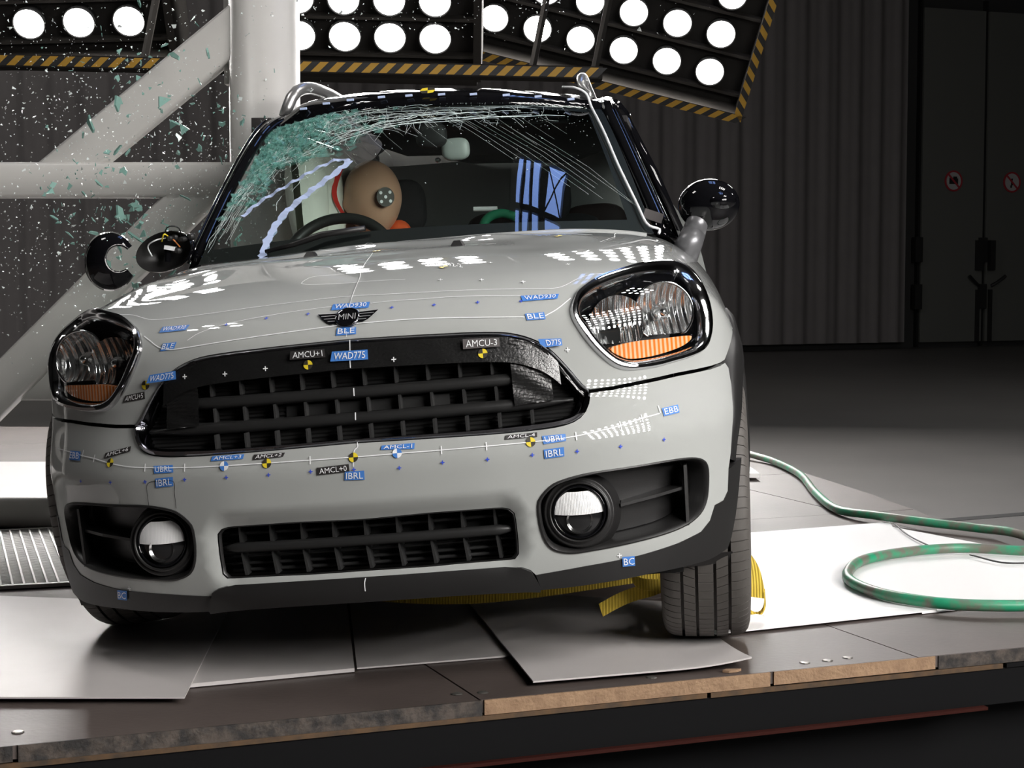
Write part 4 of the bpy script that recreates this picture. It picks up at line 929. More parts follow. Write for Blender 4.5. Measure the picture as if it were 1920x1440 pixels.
def ws(s, t, off=0.0):
    """windscreen point: s across -1..1, t up 0..1; the struck upper corner is pressed in"""
    s = np.asarray(s, float); t = np.asarray(t, float); k = (s + 1) * 20
    B_ = np.stack([np.interp(k, np.arange(41), WB[:, j]) for j in range(3)], -1); T_ = np.stack([np.interp(k, np.arange(41), WT[:, j]) for j in range(3)], -1)
    P = B_ * (1 - t[..., None]) + T_ * t[..., None]
    d = np.exp(-((s + .95) / .5) ** 2 - ((t - .85) / .35) ** 2)
    bul = .035 * 4 * t * (1 - t) * (1 - s * s * .3) - .05 * d * (1 - t) * 2 + .012 * np.sin(9 * s + 14 * t) * d * 2 * (t * (1 - t)) + off
    return P + bul[..., None] * np.array([0, -.52, .85])
U, V_ = np.meshgrid(np.linspace(-1, 1, 61), np.linspace(0, 1, 31)); 
wsn = mk('windscreen', ws(U.ravel(), V_.ravel()), grid_faces(61, 31), M_SCREEN, CAR, smooth=True); wsn['label'] = 'windscreen shattered in its upper corner'
def band(s0, s1, t0, t1, n=(50, 4), off=-.004):
    U, W_ = np.meshgrid(np.linspace(s0, s1, n[0]), np.linspace(t0, t1, n[1])); mk('screen_border', ws(U.ravel(), W_.ravel(), off), grid_faces(*n), M_INK, wsn, smooth=True)
band(-1, 1, 0, .085); band(-1, 1, .955, 1); band(-1, -.955, .08, .96, (4, 30)); band(.90, 1, .08, .96, (4, 30))
# cracks
random.seed(11); rng = np.random.default_rng(5)
M_CRACK = pm('crack_edge', (.80, .93, .90), .3); M_CRAZE = frosted('crazed_glass', (.22, .46, .41), .30, .25)
cr = MB()
def crack(pts, w):
    P = ws(np.clip([p[0] for p in pts], -1, 1), np.clip([p[1] for p in pts], 0, 1), .003); v = []
    for i in range(len(P)):
        t = P[min(i + 1, len(P) - 1)] - P[max(i - 1, 0)]; n = np.cross(t, (0, -.52, .85)); n = n / (np.linalg.norm(n) + 1e-9) * w / 2; v += [P[i] - n, P[i] + n]
    cr.add(v, [(2 * i, 2 * i + 1, 2 * i + 3, 2 * i + 2) for i in range(len(P) - 1)])
for i in range(420):
    s, t = -1 + abs(rng.normal(0, .20)), 1.02 - abs(rng.normal(0, .30)); a = rng.uniform(0, 6.28); L = rng.uniform(.02, .09); p = [(s, t)]
    if t < .3: continue
    for k in range(5): a += rng.normal(0, .5); s += math.cos(a) * L / 4; t += math.sin(a) * L / 3; p.append((s, t))
    crack(p, rng.uniform(.0005, .0014))
for i in range(16):
    t0 = .55 + .028 * i + rng.normal(0, .02); t1 = .86 + .008 * i; e = rng.uniform(-.25, .75); p = []
    ph = rng.uniform(0, 6)
    for k in range(30):
        u = k / 29; p.append((-.95 + (e + .95) * u, t0 + (t1 - t0) * u ** .6 + .030 * math.sin(8 * u + ph) * (1 - .6 * u) + rng.normal(0, .005)))
    crack(p, rng.uniform(.0010, .0036))
    for k in range(6, 28, 3):
        q = p[k]; crack([q, (q[0] + rng.normal(.03, .03), q[1] - rng.uniform(.01, .06)), (q[0] + rng.normal(.06, .04), q[1] - rng.uniform(.04, .12))], .0008)
for i in range(60):
    s = -1 + abs(rng.normal(0, .06)); t = rng.uniform(.05, .75); L = rng.uniform(.05, .3); crack([(s, t), (s + rng.normal(.01, .01), t + L / 2), (s + rng.normal(.015, .012), t + L)], rng.uniform(.0005, .001))
for i in range(13):
    s = -.55 + .09 * i + rng.normal(0, .02); t = .80 + .10 * min(1, i / 14) + rng.normal(0, .03); L = rng.uniform(.12, .30); crack([(s, t), (s + L * .35, t - L * .5), (s + L * .75, t - L)], .0003)
for i in range(9):
    s = .05 + .065 * i; t = .90 - .03 * i; L = rng.uniform(.25, .55); crack([(s, t), (s + L * .5, t - L * .55), (min(.97, s + L), t - L * 1.15)], .00045)
for i in range(700):
    s, t = rng.uniform(-1, .9), 1.03 - abs(rng.normal(0, .22)); s = s if rng.random() < .5 else -1 + abs(rng.normal(0, .25))
    if t < .05: continue
    L = rng.uniform(.002, .007); a = rng.uniform(0, 3.14); crack([(s, t), (s + L * math.cos(a), t + L * math.sin(a))], rng.uniform(.001, .003))
o = cr.build('crack_lines', M_CRACK, wsn); o['kind'] = 'stuff'; o['label'] = 'pale crack lines and chips across the windscreen'
cz = MB()
for i in range(1500):
    s, t = -1.0 + abs(rng.normal(0, .26)), 1.0 - abs(rng.normal(0, .30))
    if s > -.98 + 1.25 * max(0, t) ** 1.0 or t < .25 or s > .1 or (t < .62 and s > -.80): continue
    c = ws(s, t, .001); r = rng.uniform(.006, .018); n = rng.integers(3, 6); a0 = rng.uniform(0, 6); tilt = rng.normal(0, .004, n)
    ex = np.array([.97, .2, 0]); ez = np.array([0, .85, .52]); nn = np.array([0, -.52, .85])
    cz.add([c + r * math.cos(a0 + 6.283 * k / n) * ex + r * math.sin(a0 + 6.283 * k / n) * ez + tilt[k] * nn for k in range(n)], [tuple(range(n))])
o = cz.build('crazed_area', M_CRAZE, wsn); o['kind'] = 'stuff'; o['label'] = 'green crazed glass in the struck corner of the windscreen'
# torn tape ribbon hanging on the screen
M_PALET = pm('pale_blue_tape', (.50, .60, .86), .6)
for path in ([(-.66, -.02), (-.655, .10), (-.60, .25), (-.40, .47), (-.36, .535)], [(-.36, .535), (-.45, .555), (-.62, .46), (-.78, .36), (-.86, .26)]):
    pts = spline(path, 40); P = ws(pts[:, 0] , np.clip(pts[:, 1], 0, 1), .004 + .003 * np.sin(np.arange(40) * 1.3)); v = []
    for i in range(40):
        t = P[min(i + 1, 39)] - P[max(i - 1, 0)]; n = np.cross(t, (0, -.52, .85)); n = n / np.linalg.norm(n) * (.0125 if path[0][1] < .1 else .008) * (1 + .25 * math.sin(i * 2.3)); v += [P[i] - n, P[i] + n]
    o = mk('torn_tape', v, [(2 * i, 2 * i + 1, 2 * i + 3, 2 * i + 2) for i in range(39)], M_PALET, wsn); o['label'] = 'torn pale blue tape on the windscreen'
# cowl, rear bonnet lip, wipers, washer nozzles
xr = np.linspace(-.72, .72, 49); yr = 1.0 + .52 * xr * xr; zr = ZH(yr) + CR(np.abs(xr)); v = []
for dy, dz in ((-.02, -.012), (.03, -.020), (.12, -.03), (.3, -.05)): v += [(x * (1 if dy < .2 else .95), y + dy, z + dz) for x, y, z in zip(xr, yr, zr)]
mk('cowl_panel', v, grid_faces(49, 4), M_CABIN, CAR, smooth=True)
xl = np.linspace(-.02, .655, 40); yl = 1.0 + .52 * xl * xl; zl = ZH(yl) + CR(np.abs(xl)) + bumps(xl, yl); v = []
for k, (dy, dz) in enumerate(((-.004, .0), (.004, .007), (.007, .007), (.004, -.004))): v += [(x, y + dy, z + dz * (.25 + .75 * min(1, max(0, (x - .1) / .35)))) for x, y, z in zip(xl, yl, zl)]
o = mk('bonnet_lip', v, grid_faces(40, 4, True), M_PAINT, CAR, smooth=True); o['label'] = 'pale bent rear lip of the bonnet'
for pts, r in (([(-.42, 1.13, 1.066), (-.33, 1.10, 1.078), (-.25, 1.10, 1.098), (-.12, 1.075, 1.105)], [.006, .008, .010, .008]),):
    MB().tube(pts, r, 8).build('wiper_arm', M_CLAD, CAR, smooth=True)
for x, y in ((-.215, .765), (.184, .70)):
    z = float(ZH(y) + CR(abs(x)) + bumps(x, y)); MB().add([(x - .016, y - .010, z), (x + .016, y - .010, z), (x + .020, y + .02, z), (x - .020, y + .02, z), (x - .008, y + .004, z + .014), (x + .008, y + .004, z + .014), (x + .012, y + .018, z + .013), (x - .012, y + .018, z + .013)], [(0, 1, 5, 4), (1, 2, 6, 5), (2, 3, 7, 6), (3, 0, 4, 7), (4, 5, 6, 7)]).build('washer_nozzle', M_CLAD, CAR)
# pillars and roof
for pts, nm in (([(.712, 1.40, 1.00), (.697, 1.38, 1.04), (.642, 1.61, 1.19), (.584, 1.84, 1.345), (.545, 1.99, 1.445), (.53, 2.15, 1.48)], 'black glossy windscreen pillar'),
                ([(-.70, 1.36, 1.02), (-.675, 1.32, 1.065), (-.640, 1.60, 1.262), (-.592, 1.80, 1.418), (-.562, 1.93, 1.49), (-.53, 2.1, 1.53)], 'bent black windscreen pillar by the pole')):
    P = spline(pts, 40); o = MB().tube(P, [.030 if pts[0][0] > 0 else .020] * 40, 12, flat=.75, up=(0, -.5, .85)).build('screen_pillar', M_GLOSSK, CAR, smooth=True); o['label'] = nm
    o = MB().tube(P[2:-6] + np.array([.012 if pts[0][0] > 0 else -.012, -.014, .018]), .004, 6).build('pillar_trim', M_CHROME if False else M_GLOSSK, CAR, smooth=True)
RF = spline([(-.565, 1.98, 1.500), (-.505, 2.0, 1.550), (-.438, 1.95, 1.566), (-.308, 1.88, 1.565), (-.197, 1.85, 1.563), (-.012, 1.83, 1.553), (.148, 1.84, 1.539), (.314, 1.88, 1.517), (.445, 1.95, 1.498), (.527, 2.0, 1.478), (.571, 2.05, 1.440)], 61)
WTs = np.stack([np.interp(np.linspace(0, 40, 61), np.arange(41), WT[:, j]) for j in range(3)], 1)
RF = RF - [0, 0, .014]
rows = [WTs + [0, .0, -.004], WTs * .5 + RF * .5 + [0, -.012, .002], RF + [0, -.008, -.008], RF + [0, .004, .001], RF + [0, .025, .007], RF + [0, .06, .0145], RF + [0, .11, .022]]
sd_ = np.linspace(-1, 1, 61)
for dy, dz, kx in ((.20, .028, 1.0), (.5, .022, 1.0), (1.0, .012, .99), (1.5, -.01, .97), (1.9, -.06, .94), (2.05, -.12, .92)):
    r = RF.copy(); r[:, 0] *= kx; r[:, 1] += dy; r[:, 2] = r[:, 2] * (1 - min(1, dy)) + (1.535 - .075 * r[:, 0] - .06 * np.abs(sd_) ** 4) * min(1, dy) + dz; rows.append(r)
dent = lambda r: r
rf = mk('roof', np.vstack(rows), grid_faces(61, len(rows)), M_GLOSSK, CAR, smooth=True); rf['label'] = 'glossy black roof buckled on the pole side'
for pts, rr, lab in (([(.476, 2.04, 1.475), (.468, 2.05, 1.530), (.460, 2.12, 1.566), (.45, 2.5, 1.575), (.44, 3.2, 1.56), (.43, 3.55, 1.53), (.43, 3.62, 1.47)], .019, 'silver roof rail'),
                     ([(-.545, 2.08, 1.53), (-.515, 2.10, 1.60), (-.48, 2.16, 1.627), (-.44, 2.28, 1.618), (-.42, 2.5, 1.60), (-.43, 3.2, 1.60), (-.43, 3.55, 1.57), (-.43, 3.62, 1.5)], .021, 'bent silver roof rail by the pole')):
    o = MB().tube(spline(pts, 50), rr, 12).build('roof_rail', M_SILV, CAR, smooth=True); o['label'] = lab
HD = WTs * .45 + RF * .55 + [0, -.018, .004]
for x in (-.44, -.355, -.27, -.165, -.075, .03, .13, .232, .33, .43):
    c = np.array([np.interp(x, HD[:, 0], HD[:, j]) for j in range(3)]); MB().box((-.011, -.004, -.003), (.011, .006, .004), Matrix.Translation(c + [0, -.006, .004])).build('roof_marker', M_PALET, CAR)
c = np.array([np.interp(-.013, HD[:, 0], HD[:, j]) for j in range(3)]) + [0, .0, .018]
o = mk('target_dot', [c + [a, b_ * .5 - .008, b_ * .6] for a, b_ in ((0, 0), (-.026, 0), (-.018, .014), (0, .016), (.018, .014), (.026, 0), (.018, -.014), (0, -.016), (-.018, -.014))], [(0, 1, 2, 3), (0, 3, 4, 5), (0, 5, 6, 7), (0, 7, 8, 1)], [M_YDOT, M_KDOT], CAR)
for i, p_ in enumerate(o.data.polygons): p_.material_index = i % 2
o['label'] = 'yellow and black target dot on the roof edge'
# cable
cw = [tuple(p) for p in ws(np.array([.93, .935, .94, .945, .965, .98]), np.array([.97, .82, .66, .42, .17, .03]), .012)]
o = MB().tube(spline([(.40, 2.0, 1.532), (.444, 1.965, 1.522), (.478, 1.955, 1.498)] + cw + [(.690, 1.29, 1.035), (.688, 1.27, 1.022)], 90), .0042, 8).build('white_cable', M_WHITE, CAR, smooth=True); o['label'] = 'white cable running down the windscreen pillar'
MB().box((-.028, -.012, -.014), (.028, .012, .014), Matrix.Translation((.675, 1.345, 1.075)) @ Matrix.Rotation(.4, 4, 'Y')).build('cable_tape', M_GSTICK, CAR)
# door mirrors
def ellipsoid(c, r, n=(40, 24), power=2.0):
    v = []
    for j in range(n[1] + 1):
        ph = math.pi * j / n[1]
        for i in range(n[0]):
            t = 2 * math.pi * i / n[0]; v.append((c[0] + r[0] * math.sin(ph) * math.cos(t), c[1] + r[1] * math.sin(ph) * math.sin(t), c[2] + r[2] * math.cos(ph)))
    return v, [(j * n[0] + i, (j + 1) * n[0] + i, (j + 1) * n[0] + (i + 1) % n[0], j * n[0] + (i + 1) % n[0]) for j in range(n[1]) for i in range(n[0])]
v, f = ellipsoid((.836, 1.32, 1.092), (.088, .075, .074)); v = [(x, min(y, 1.345), z) for x, y, z in v]
mr = mk('door_mirror', v, f, M_GLOSSK, CAR, smooth=True); mr['label'] = 'intact glossy black door mirror'
v, f = ellipsoid((.866, 1.315, 1.098), (.052, .082, .036), (32, 16)); mk('mirror_cap', v, f, M_GLOSSK, mr, smooth=True)
MB().tube([(.748, 1.27, .94), (.775, 1.265, .992), (.788, 1.275, 1.018)], [.042, .037, .034], 16).build('mirror_foot', M_GREYARM, mr, smooth=True)
MB().tube([(.788, 1.275, 1.019), (.800, 1.285, 1.045), (.815, 1.30, 1.075)], [.034, .031, .027], 16).build('mirror_arm', M_GREYARM, mr, smooth=True)
MB().box((.80, 1.343, 1.045), (.89, 1.348, 1.14)).build('mirror_glass', M_CHROME, mr)
# broken mirror on the struck side
mc = Vector((-.760, 1.30, 1.095)); t = np.linspace(0, 2 * math.pi, 41)[:-1]
def egg(k, dy, kz=1.0): return [(mc.x + .088 * k * math.cos(a) * (1 if math.cos(a) < 0 else .92), mc.y + dy, mc.z + .058 * k * kz * math.sin(a) + .012 * math.cos(a)) for a in t]
v = sum([egg(1.0, -.02), egg(1.03, -.01), egg(1.02, .02), egg(.8, .06), egg(.4, .075)], []); lo = len(v)
f = [(r * 40 + i, r * 40 + (i + 1) % 40, (r + 1) * 40 + (i + 1) % 40, (r + 1) * 40 + i) for r in range(4) for i in range(40)] + [tuple(range(160, 200))]
bm_ = mk('broken_mirror', v, f, M_GLOSSK, CAR, smooth=True); bm_['label'] = 'broken mirror housing with loose wires'
v = sum([egg(.99, -.02), egg(.88, .0), egg(.7, .03), egg(.3, .04)], []); mk('mirror_bowl', v, [q[::-1] for q in f if max(q) < 160] + [tuple(range(159, 119, -1))], M_CLAD, bm_, smooth=True)
MB().box((-.012, -.02, -.006), (.018, .01, .006), Matrix.Translation(mc + Vector((.012, .0, .010))) @ Matrix.Rotation(.25, 4, 'Y')).build('connector', M_WHITE, bm_)
MB().tube([mc + Vector((.005, .0, .005)), mc + Vector((.0, .0, -.03))], .010, 10).build('mirror_motor', M_GLOSSK, bm_)
for col, pts in ((M_WHITE, [(-.045, 0, -.01), (-.05, -.015, .02), (-.02, -.03, .035), (.005, -.01, .04)]), (M_YDOT, [(-.005, -.02, .03), (.01, -.04, .05), (.015, -.01, .042)]), (M_INK, [(.0, -.01, .04), (.02, -.03, .07), (.05, -.02, .065), (.05, .0, .03)]), (pm('orange_wire', (.6, .2, .05), .5), [(.015, -.01, .042), (.035, -.03, .03), (.045, -.01, .01)])):
    MB().tube(spline([mc + Vector(p) for p in pts], 16), .0022, 6).build('wire', col, bm_, smooth=True)
random.seed(3)
for k in range(5):
    p = mc + Vector((random.uniform(.02, .08), random.uniform(-.03, .02), random.uniform(-.03, .05))); v, f = ellipsoid(p, (random.uniform(.008, .02), .012, random.uniform(.006, .014)), (10, 6)); mk('mirror_fragment', v, f, M_CLAD, bm_)
# wheels
def tyre_mesh():
    R, hw = .335, .107; prof = []
    def seg(x0, x1, dep, kind): prof.append((x0, dep, kind)); prof.append((x1, dep, kind))
    cuts = [(-.0990, -.0620, 's'), (-.0545, -.0260, 'd'), (-.0185, .0185, 'm'), (.0260, .0545, 'd'), (.0620, .0990, 's')]
    P = [(-.085, .215, None), (-.103, .240, None), (-.112, .275, None), (-.1105, .298, None), (-.106, .314, None)]
    for x0, x1, k in cuts:
        n = 4
        for i in range(n + 1):
            x = x0 + (x1 - x0) * i / n; P.append((x, R - .9 * abs(x) ** 2.6 - .009 * (abs(x) / .099) ** 7, k if 0 < i < n or k == 's' else k))
        if x1 < .09: P.append((x1 + .0002, R - .016, None)); P.append((x1 + .0073, R - .016, None))
    P += [(.106, .314, None), (.1105, .298, None), (.112, .275, None), (.103, .240, None), (.085, .215, None)]
    NP = 78; fr = (0, .90, .92, .98); v = []; m = len(P)
    for i in range(NP):
        for j, q in enumerate(fr):
            for x, r, k in P:
                dep = 0; a = 2 * math.pi * (i + q) / NP
                if k in ('s', 'd', 'm') and j in (2, 3): dep = .0035 if k == 's' else (.004 if k == 'd' else .0015)
                if k == 'd': a += abs(x) * 1.2
                if k == 's': a += (abs(x) - .06) * .25
                v.append((x, (r - dep) * math.sin(a), (r - dep) * math.cos(a)))
    nn = NP * 4
    f = [(i * m + k, i * m + k + 1, ((i + 1) % nn) * m + k + 1, ((i + 1) % nn) * m + k) for i in range(nn) for k in range(m - 1)]
    return v, f
wheels = []
tv_, tf_ = tyre_mesh()
def wheel(loc, rot, lab):
    # the tyre carries the wheel: rim, spokes and hub cap ride on it
    if not wheels:
        ty = mk('tyre', tv_, tf_, M_RUB, CAR, sharp=28)
        v, f = lathe([(.222, -.09), (.226, -.085), (.20, -.06), (.20, .06), (.226, .085), (.222, .09)], 48, (1, 0, 0)); rm = mk('rim', v, f, M_ALLOY, ty, smooth=True)
        b = MB()
        for k in range(5):
            a = 2 * math.pi * k / 5; b.tube([(.06, .03 * math.sin(a), .03 * math.cos(a)), (.065, .21 * math.sin(a), .21 * math.cos(a))], [.035, .025], 6)
        sp = b.build('spokes', M_ALLOY, ty, smooth=True)
        v, f = lathe([(0, .075), (.04, .073), (.055, .05), (.06, .0)], 24, (1, 0, 0)); hb = mk('hub_cap', v, f, M_ALLOY, ty, smooth=True); wheels.extend([ty, rm, sp, hb])
    else:
        ty = share(wheels[0], 'tyre', CAR)
        for w in wheels[1:]: share(w, w.name.split('.')[0], ty)
    ty.location = loc; ty.rotation_euler = rot; ty['label'] = lab
RT = math.radians
wheel((.758, .79, .302), (0, RT(3.2), 0), 'front wheel beside the yellow strap')
wheel((-.77, .79, .4335), (0, RT(4.6 + 0), RT(180)), 'front wheel on the struck side')
wheel((.77, 3.46, .275), (0, RT(2), 0), 'rear wheel'); wheel((-.77, 3.46, .404), (0, RT(2), RT(180)), 'rear wheel on the pole side')
# sides, doors, tail and underbody
def dentx(y, z): return .26 * math.exp(-((y - 2.48) / .26) ** 2)
for s in (1, -1):
    for nm, y0, y1 in (('front_door', 1.425, 2.44), ('rear_door', 2.45, 3.30), ('quarter_panel', 3.31, 4.12)):
        v = []; ys = np.linspace(y0, y1, 25); zs_ = np.linspace(.30, 1.03, 14)
        for z in zs_:
            for y in ys:
                x = float(XS(min(z, .75))) - max(0, z - .75) * .44 - .05 * max(0, (y - 3.4) / .7) ** 2
                if y < 1.75: k_ = (y - 1.425) / .325; x = x * k_ + float(xside(np.array(1.415), np.array(min(z, .985)))) * (1 - k_)
                if s < 0: x -= dentx(y, z)
                v.append((s * x, y, z))
        mk(nm, v, grid_faces(25, 14, s < 0), M_PAINT, CAR, smooth=True)
    v = []
    for z, dx in ((.20, -.03), (.24, 0), (.30, .004), (.315, -.01)):
        for y in np.linspace(1.26, 3.1, 30): v.append((s * (.872 + dx - (dentx(y, z) if s < 0 else 0)), y, z))
    mk('sill_cladding', v, grid_faces(30, 4, s < 0), M_CLAD, CAR, smooth=True)
    for y0, y1 in ((1.52, 2.42), (2.47, 3.25), (3.32, 3.80)):
        if s < 0 and y0 < 2.45: continue
        def wx(y, z): return s * (.742 - (z - 1.03) * .40 - (dentx(y, z) * .4 if s < 0 else 0))
        zt = lambda y: min(1.44, 1.09 + (y - 1.42) * .62) if y < 2.0 else 1.44 - max(0, y - 3.2) * .1
        v = [(wx(y, 1.03 + (zt(y) - 1.03) * k / 5), y, 1.03 + (zt(y) - 1.03) * k / 5) for k in range(6) for y in np.linspace(y0, y1, 12)]
        mk('side_window', v, grid_faces(12, 6, s < 0), M_TINT, CAR, smooth=True)
    for y in ((2.445, 3.285) if s > 0 else (3.285,)):
        MB().tube([(s * .74, y, 1.02), (s * .66, y, 1.25), (s * .575, y, 1.45)], .022, 8).build('door_pillar', M_GLOSSK, CAR, smooth=True)
    MB().tube([(s * .56, 2.05, 1.455), (s * .57, 2.6, 1.46), (s * .56, 3.3, 1.45), (s * .53, 3.85, 1.40)], .028, 8).build('roof_side_rail', M_GLOSSK, CAR, smooth=True)
v = []
for z, w_, y in ((.25, .80, 4.12), (.5, .84, 4.20), (.8, .84, 4.20), (1.03, .80, 4.16), (1.25, .66, 4.06), (1.44, .52, 3.88)):
    for x in np.linspace(-w_, w_, 15): v.append((x, y - .10 * (x / w_) ** 4, z))
mk('tailgate', v, grid_faces(15, 6, True), M_PAINT, CAR, smooth=True)
MB().box((-.70, .42, .20), (.70, 4.0, .23)).build('underbody', M_INK, CAR)
for s in (1, -1):
    b = MB(); b.box((min(s * .45, s * .62), .36, .22), (max(s * .45, s * .62), 1.30, .80)); b.build('wheel_liner', M_INK, CAR)
    v = []
    for k in range(4): v += [(s * (.52 + .10 * k), .40 + .02 * k, .235), (s * (.52 + .10 * k), .42 + .02 * k, .205)]
    mk('air_deflector', v, [(2 * i, 2 * i + 1, 2 * i + 3, 2 * i + 2) for i in range(3)], M_CLAD, CAR)
MB().box((-.60, .28, .28), (.60, .34, .80)).build('radiator_pack', M_INK, CAR)
# cabin
v = []
for dz, dy in ((.0, -.10), (-.005, .15), (-.02, .40), (-.06, .58), (-.25, .60), (-.45, .50)):
    for x in np.linspace(-.68, .68, 31): v.append((x, 1.18 + .30 * x * x + dy, 1.035 + dz - .02 * (x / .7) ** 2 + (.035 * math.exp(-((x + .34) / .16) ** 2) if .2 < dy < .58 else 0)))
mk('dashboard', v, grid_faces(31, 6), M_CABIN, CAR, smooth=True)
b = MB(); b.box((-.68, 1.3, .25), (.68, 4.0, .28)); b.build('cabin_floor', M_INK, CAR)
b = MB(); b.box((-.66, 3.3, .3), (.66, 3.36, 1.05)); b.build('rear_bulkhead', M_CABIN, CAR)
b = MB(); b.box((-.50, 2.0, 1.44), (.50, 3.7, 1.46), Matrix.Rotation(RT(4.0), 4, 'Y')); b.build('headliner', M_CABIN, CAR)
st = MB(); c = Vector((-.345, 1.76, 1.005)); ax = Vector((0, -.88, .47)).normalized(); u = Vector((1, 0, 0)); w = ax.cross(u)
w = w if w.z > 0 else -w
pts = [c + (u * math.cos(a) + w * math.sin(a)) * .183 for a in np.linspace(0, 2 * math.pi, 61)]
sw = MB().tube(pts, .0185, 12, cap=False).build('steering_wheel', pm('leather_black', (.020, .019, .018), .45), CAR, smooth=True)
v, f = ellipsoid(c + Vector((0, .02, -.01)), (.075, .035, .06), (24, 12)); mk('wheel_hub', v, f, M_CABIN, sw, smooth=True)
for a in (0, math.pi, -math.pi / 2): MB().tube([c, c + (u * math.cos(a) + w * math.sin(a)) * .18], .016, 8, flat=.5).build('wheel_spoke', M_CABIN, sw, smooth=True)
def rbox(c, r, p=4, n=(28, 18)):
    v = []
    for j in range(n[1] + 1):
        ph = math.pi * j / n[1] - math.pi / 2
        for i in range(n[0]):
            t = 2 * math.pi * i / n[0]; d = Vector((math.cos(ph) * math.cos(t), math.cos(ph) * math.sin(t), math.sin(ph)))
            k = (abs(d.x) ** p + abs(d.y) ** p + abs(d.z) ** p) ** (-1 / p); v.append((c[0] + r[0] * d.x * k, c[1] + r[1] * d.y * k, c[2] + r[2] * d.z * k))
    return v, [(j * n[0] + i, j * n[0] + (i + 1) % n[0], (j + 1) * n[0] + (i + 1) % n[0], (j + 1) * n[0] + i) for j in range(n[1]) for i in range(n[0])]
for x, lab in ((-.27, 'driver seat beside the dummy'), (.262, 'front passenger seat')):
    v, f = rbox((x, 2.66, .78), (.23, .09, .36), 5); se = mk('front_seat', v, f, M_SEAT, CAR, smooth=True); se['label'] = lab
    v, f = rbox((x, 2.35, .45), (.24, .30, .09), 5); mk('seat_cushion', v, f, M_SEAT, se, smooth=True)
    v, f = rbox((x, 2.62, 1.215), (.095, .05, .10), 3.2); mk('headrest', v, f, M_SEAT, se, smooth=True)
    for dx in (-.05, .05): MB().tube([(x + dx, 2.64, 1.08), (x + dx, 2.63, 1.18)], .007, 8).build('headrest_post', M_SILV, se)
for x in (-.42, .02, .40):
    v, f = rbox((x, 3.22, 1.10), (.13, .06, .085), 3); hr = mk('rear_headrest', v, f, M_BROWN, CAR, smooth=True)
v, f = rbox((0, 3.2, .75), (.62, .09, .28), 6); mk('rear_bench', v, f, M_SEAT, CAR, smooth=True)
v, f = rbox((.055, 1.83, 1.352), (.045, .022, .036), 3); im = mk('inner_mirror', v, f, pm('mirror_back_grey', (.42, .45, .43), .4), CAR, smooth=True); im['label'] = 'pale back of the inner mirror'
v, f = rbox((-.015, 1.80, 1.40), (.05, .03, .04), 3); mk('sensor_cover', v, f, M_CABIN, im, smooth=True)
v, f = ellipsoid((-.01, 1.86, 1.325), (.010, .010, .008), (12, 8)); mk('camera_eye', v, f, M_SILV, im, smooth=True)
P = spline([(.075, 2.1, 1.06), (.10, 2.1, 1.125), (.15, 2.1, 1.145), (.20, 2.1, 1.13)], 24)
o = MB().tube(P, .016, 8).build('green_cable', pm('green_sleeve', (.015, .22, .11), .6), CAR, smooth=True); o['label'] = 'green sleeved cable on the passenger side'
MB().tube([(.06, 2.12, 1.168), (.14, 2.12, 1.162)], .008, 8).build('white_lamp_tube', M_WHITE, CAR)
# curtain airbag: puffed lobes hanging by the dummy's head
nu, nv = 60, 30; v = []
for side_ in (1, -1):
    for j in range(nv):
        t = j / (nv - 1)
        for i in range(nu):
            q = i / (nu - 1); pf = .055 * abs(math.sin(q * math.pi * 4)) ** .6 * (math.sin(math.pi * min(1, max(0, t))) ** .4) + .012
            y = 1.98 + .62 * q; v.append((-.505 + .055 * math.sin(q * 2.4) + side_ * pf, y, 1.07 + .36 * t + .02 * math.sin(q * 9)))
f = grid_faces(nu, nv, True) + [tuple(i + nu * nv for i in q) for q in grid_faces(nu, nv)]
ab = mk('curtain_airbag', v, f, M_BAG, CAR, smooth=True); ab['label'] = 'off-white inflated curtain airbag'
v, f = ellipsoid((-.475, 2.24, 1.22), (.075, .10, .17), (30, 20)); mk('airbag_lobe', v, f, M_BAG, ab, smooth=True)
v, f = ellipsoid((-.45, 1.98, 1.085), (.10, .06, .045), (24, 12)); mk('airbag_lobe', v, f, M_BAG, ab, smooth=True)

# ---------------------------------------------------------------- crash dummy in the driver seat
M_SKIN = pm('dummy_vinyl', (.56, .32, .21), .32, noise=(5, (.62, .37, .25), .3)); M_ORANGE = pm('orange_cloth', (.72, .10, .02), .8)
M_REDC = pm('red_chalk', (.62, .03, .02), .8)
dm = empty('crash_dummy', car_pt((-.33, 2.40, .50))); dm.rotation_euler = CAR.matrix_world.to_euler()
bpy.context.view_layer.update()
DI = dm.matrix_world.inverted() @ CAR.matrix_world
def dl(v): return [tuple(DI @ Vector(p)) for p in v]
# torso, arms and legs grown as one skin over a seated skeleton
sk_v = [(-.33, 2.45, .55), (-.33, 2.47, .72), (-.325, 2.47, .88), (-.32, 2.45, 1.0), (-.315, 2.40, 1.075), (-.31, 2.33, 1.12), (-.20, 2.44, .99), (-.12, 2.40, .90), (-.11, 2.25, .74), (-.20, 1.98, .86), (-.24, 1.86, .95),
        (-.46, 2.44, .99), (-.52, 2.38, .88), (-.52, 2.2, .76), (-.47, 1.98, .88), (-.44, 1.87, .97), (-.25, 2.3, .52), (-.22, 1.95, .60), (-.22, 1.72, .36), (-.22, 1.60, .30), (-.42, 2.3, .52), (-.45, 1.95, .60), (-.45, 1.72, .36), (-.45, 1.60, .30)]
sk_r = [.15, .14, .145, .13, .07, .06, .085, .055, .05, .038, .032, .085, .055, .05, .038, .032, .09, .07, .05, .04, .09, .07, .05, .04]
sk_e = [(0, 1), (1, 2), (2, 3), (3, 4), (4, 5), (3, 6), (6, 7), (7, 8), (8, 9), (9, 10), (3, 11), (11, 12), (12, 13), (13, 14), (14, 15), (0, 16), (16, 17), (17, 18), (18, 19), (0, 20), (20, 21), (21, 22), (22, 23)]
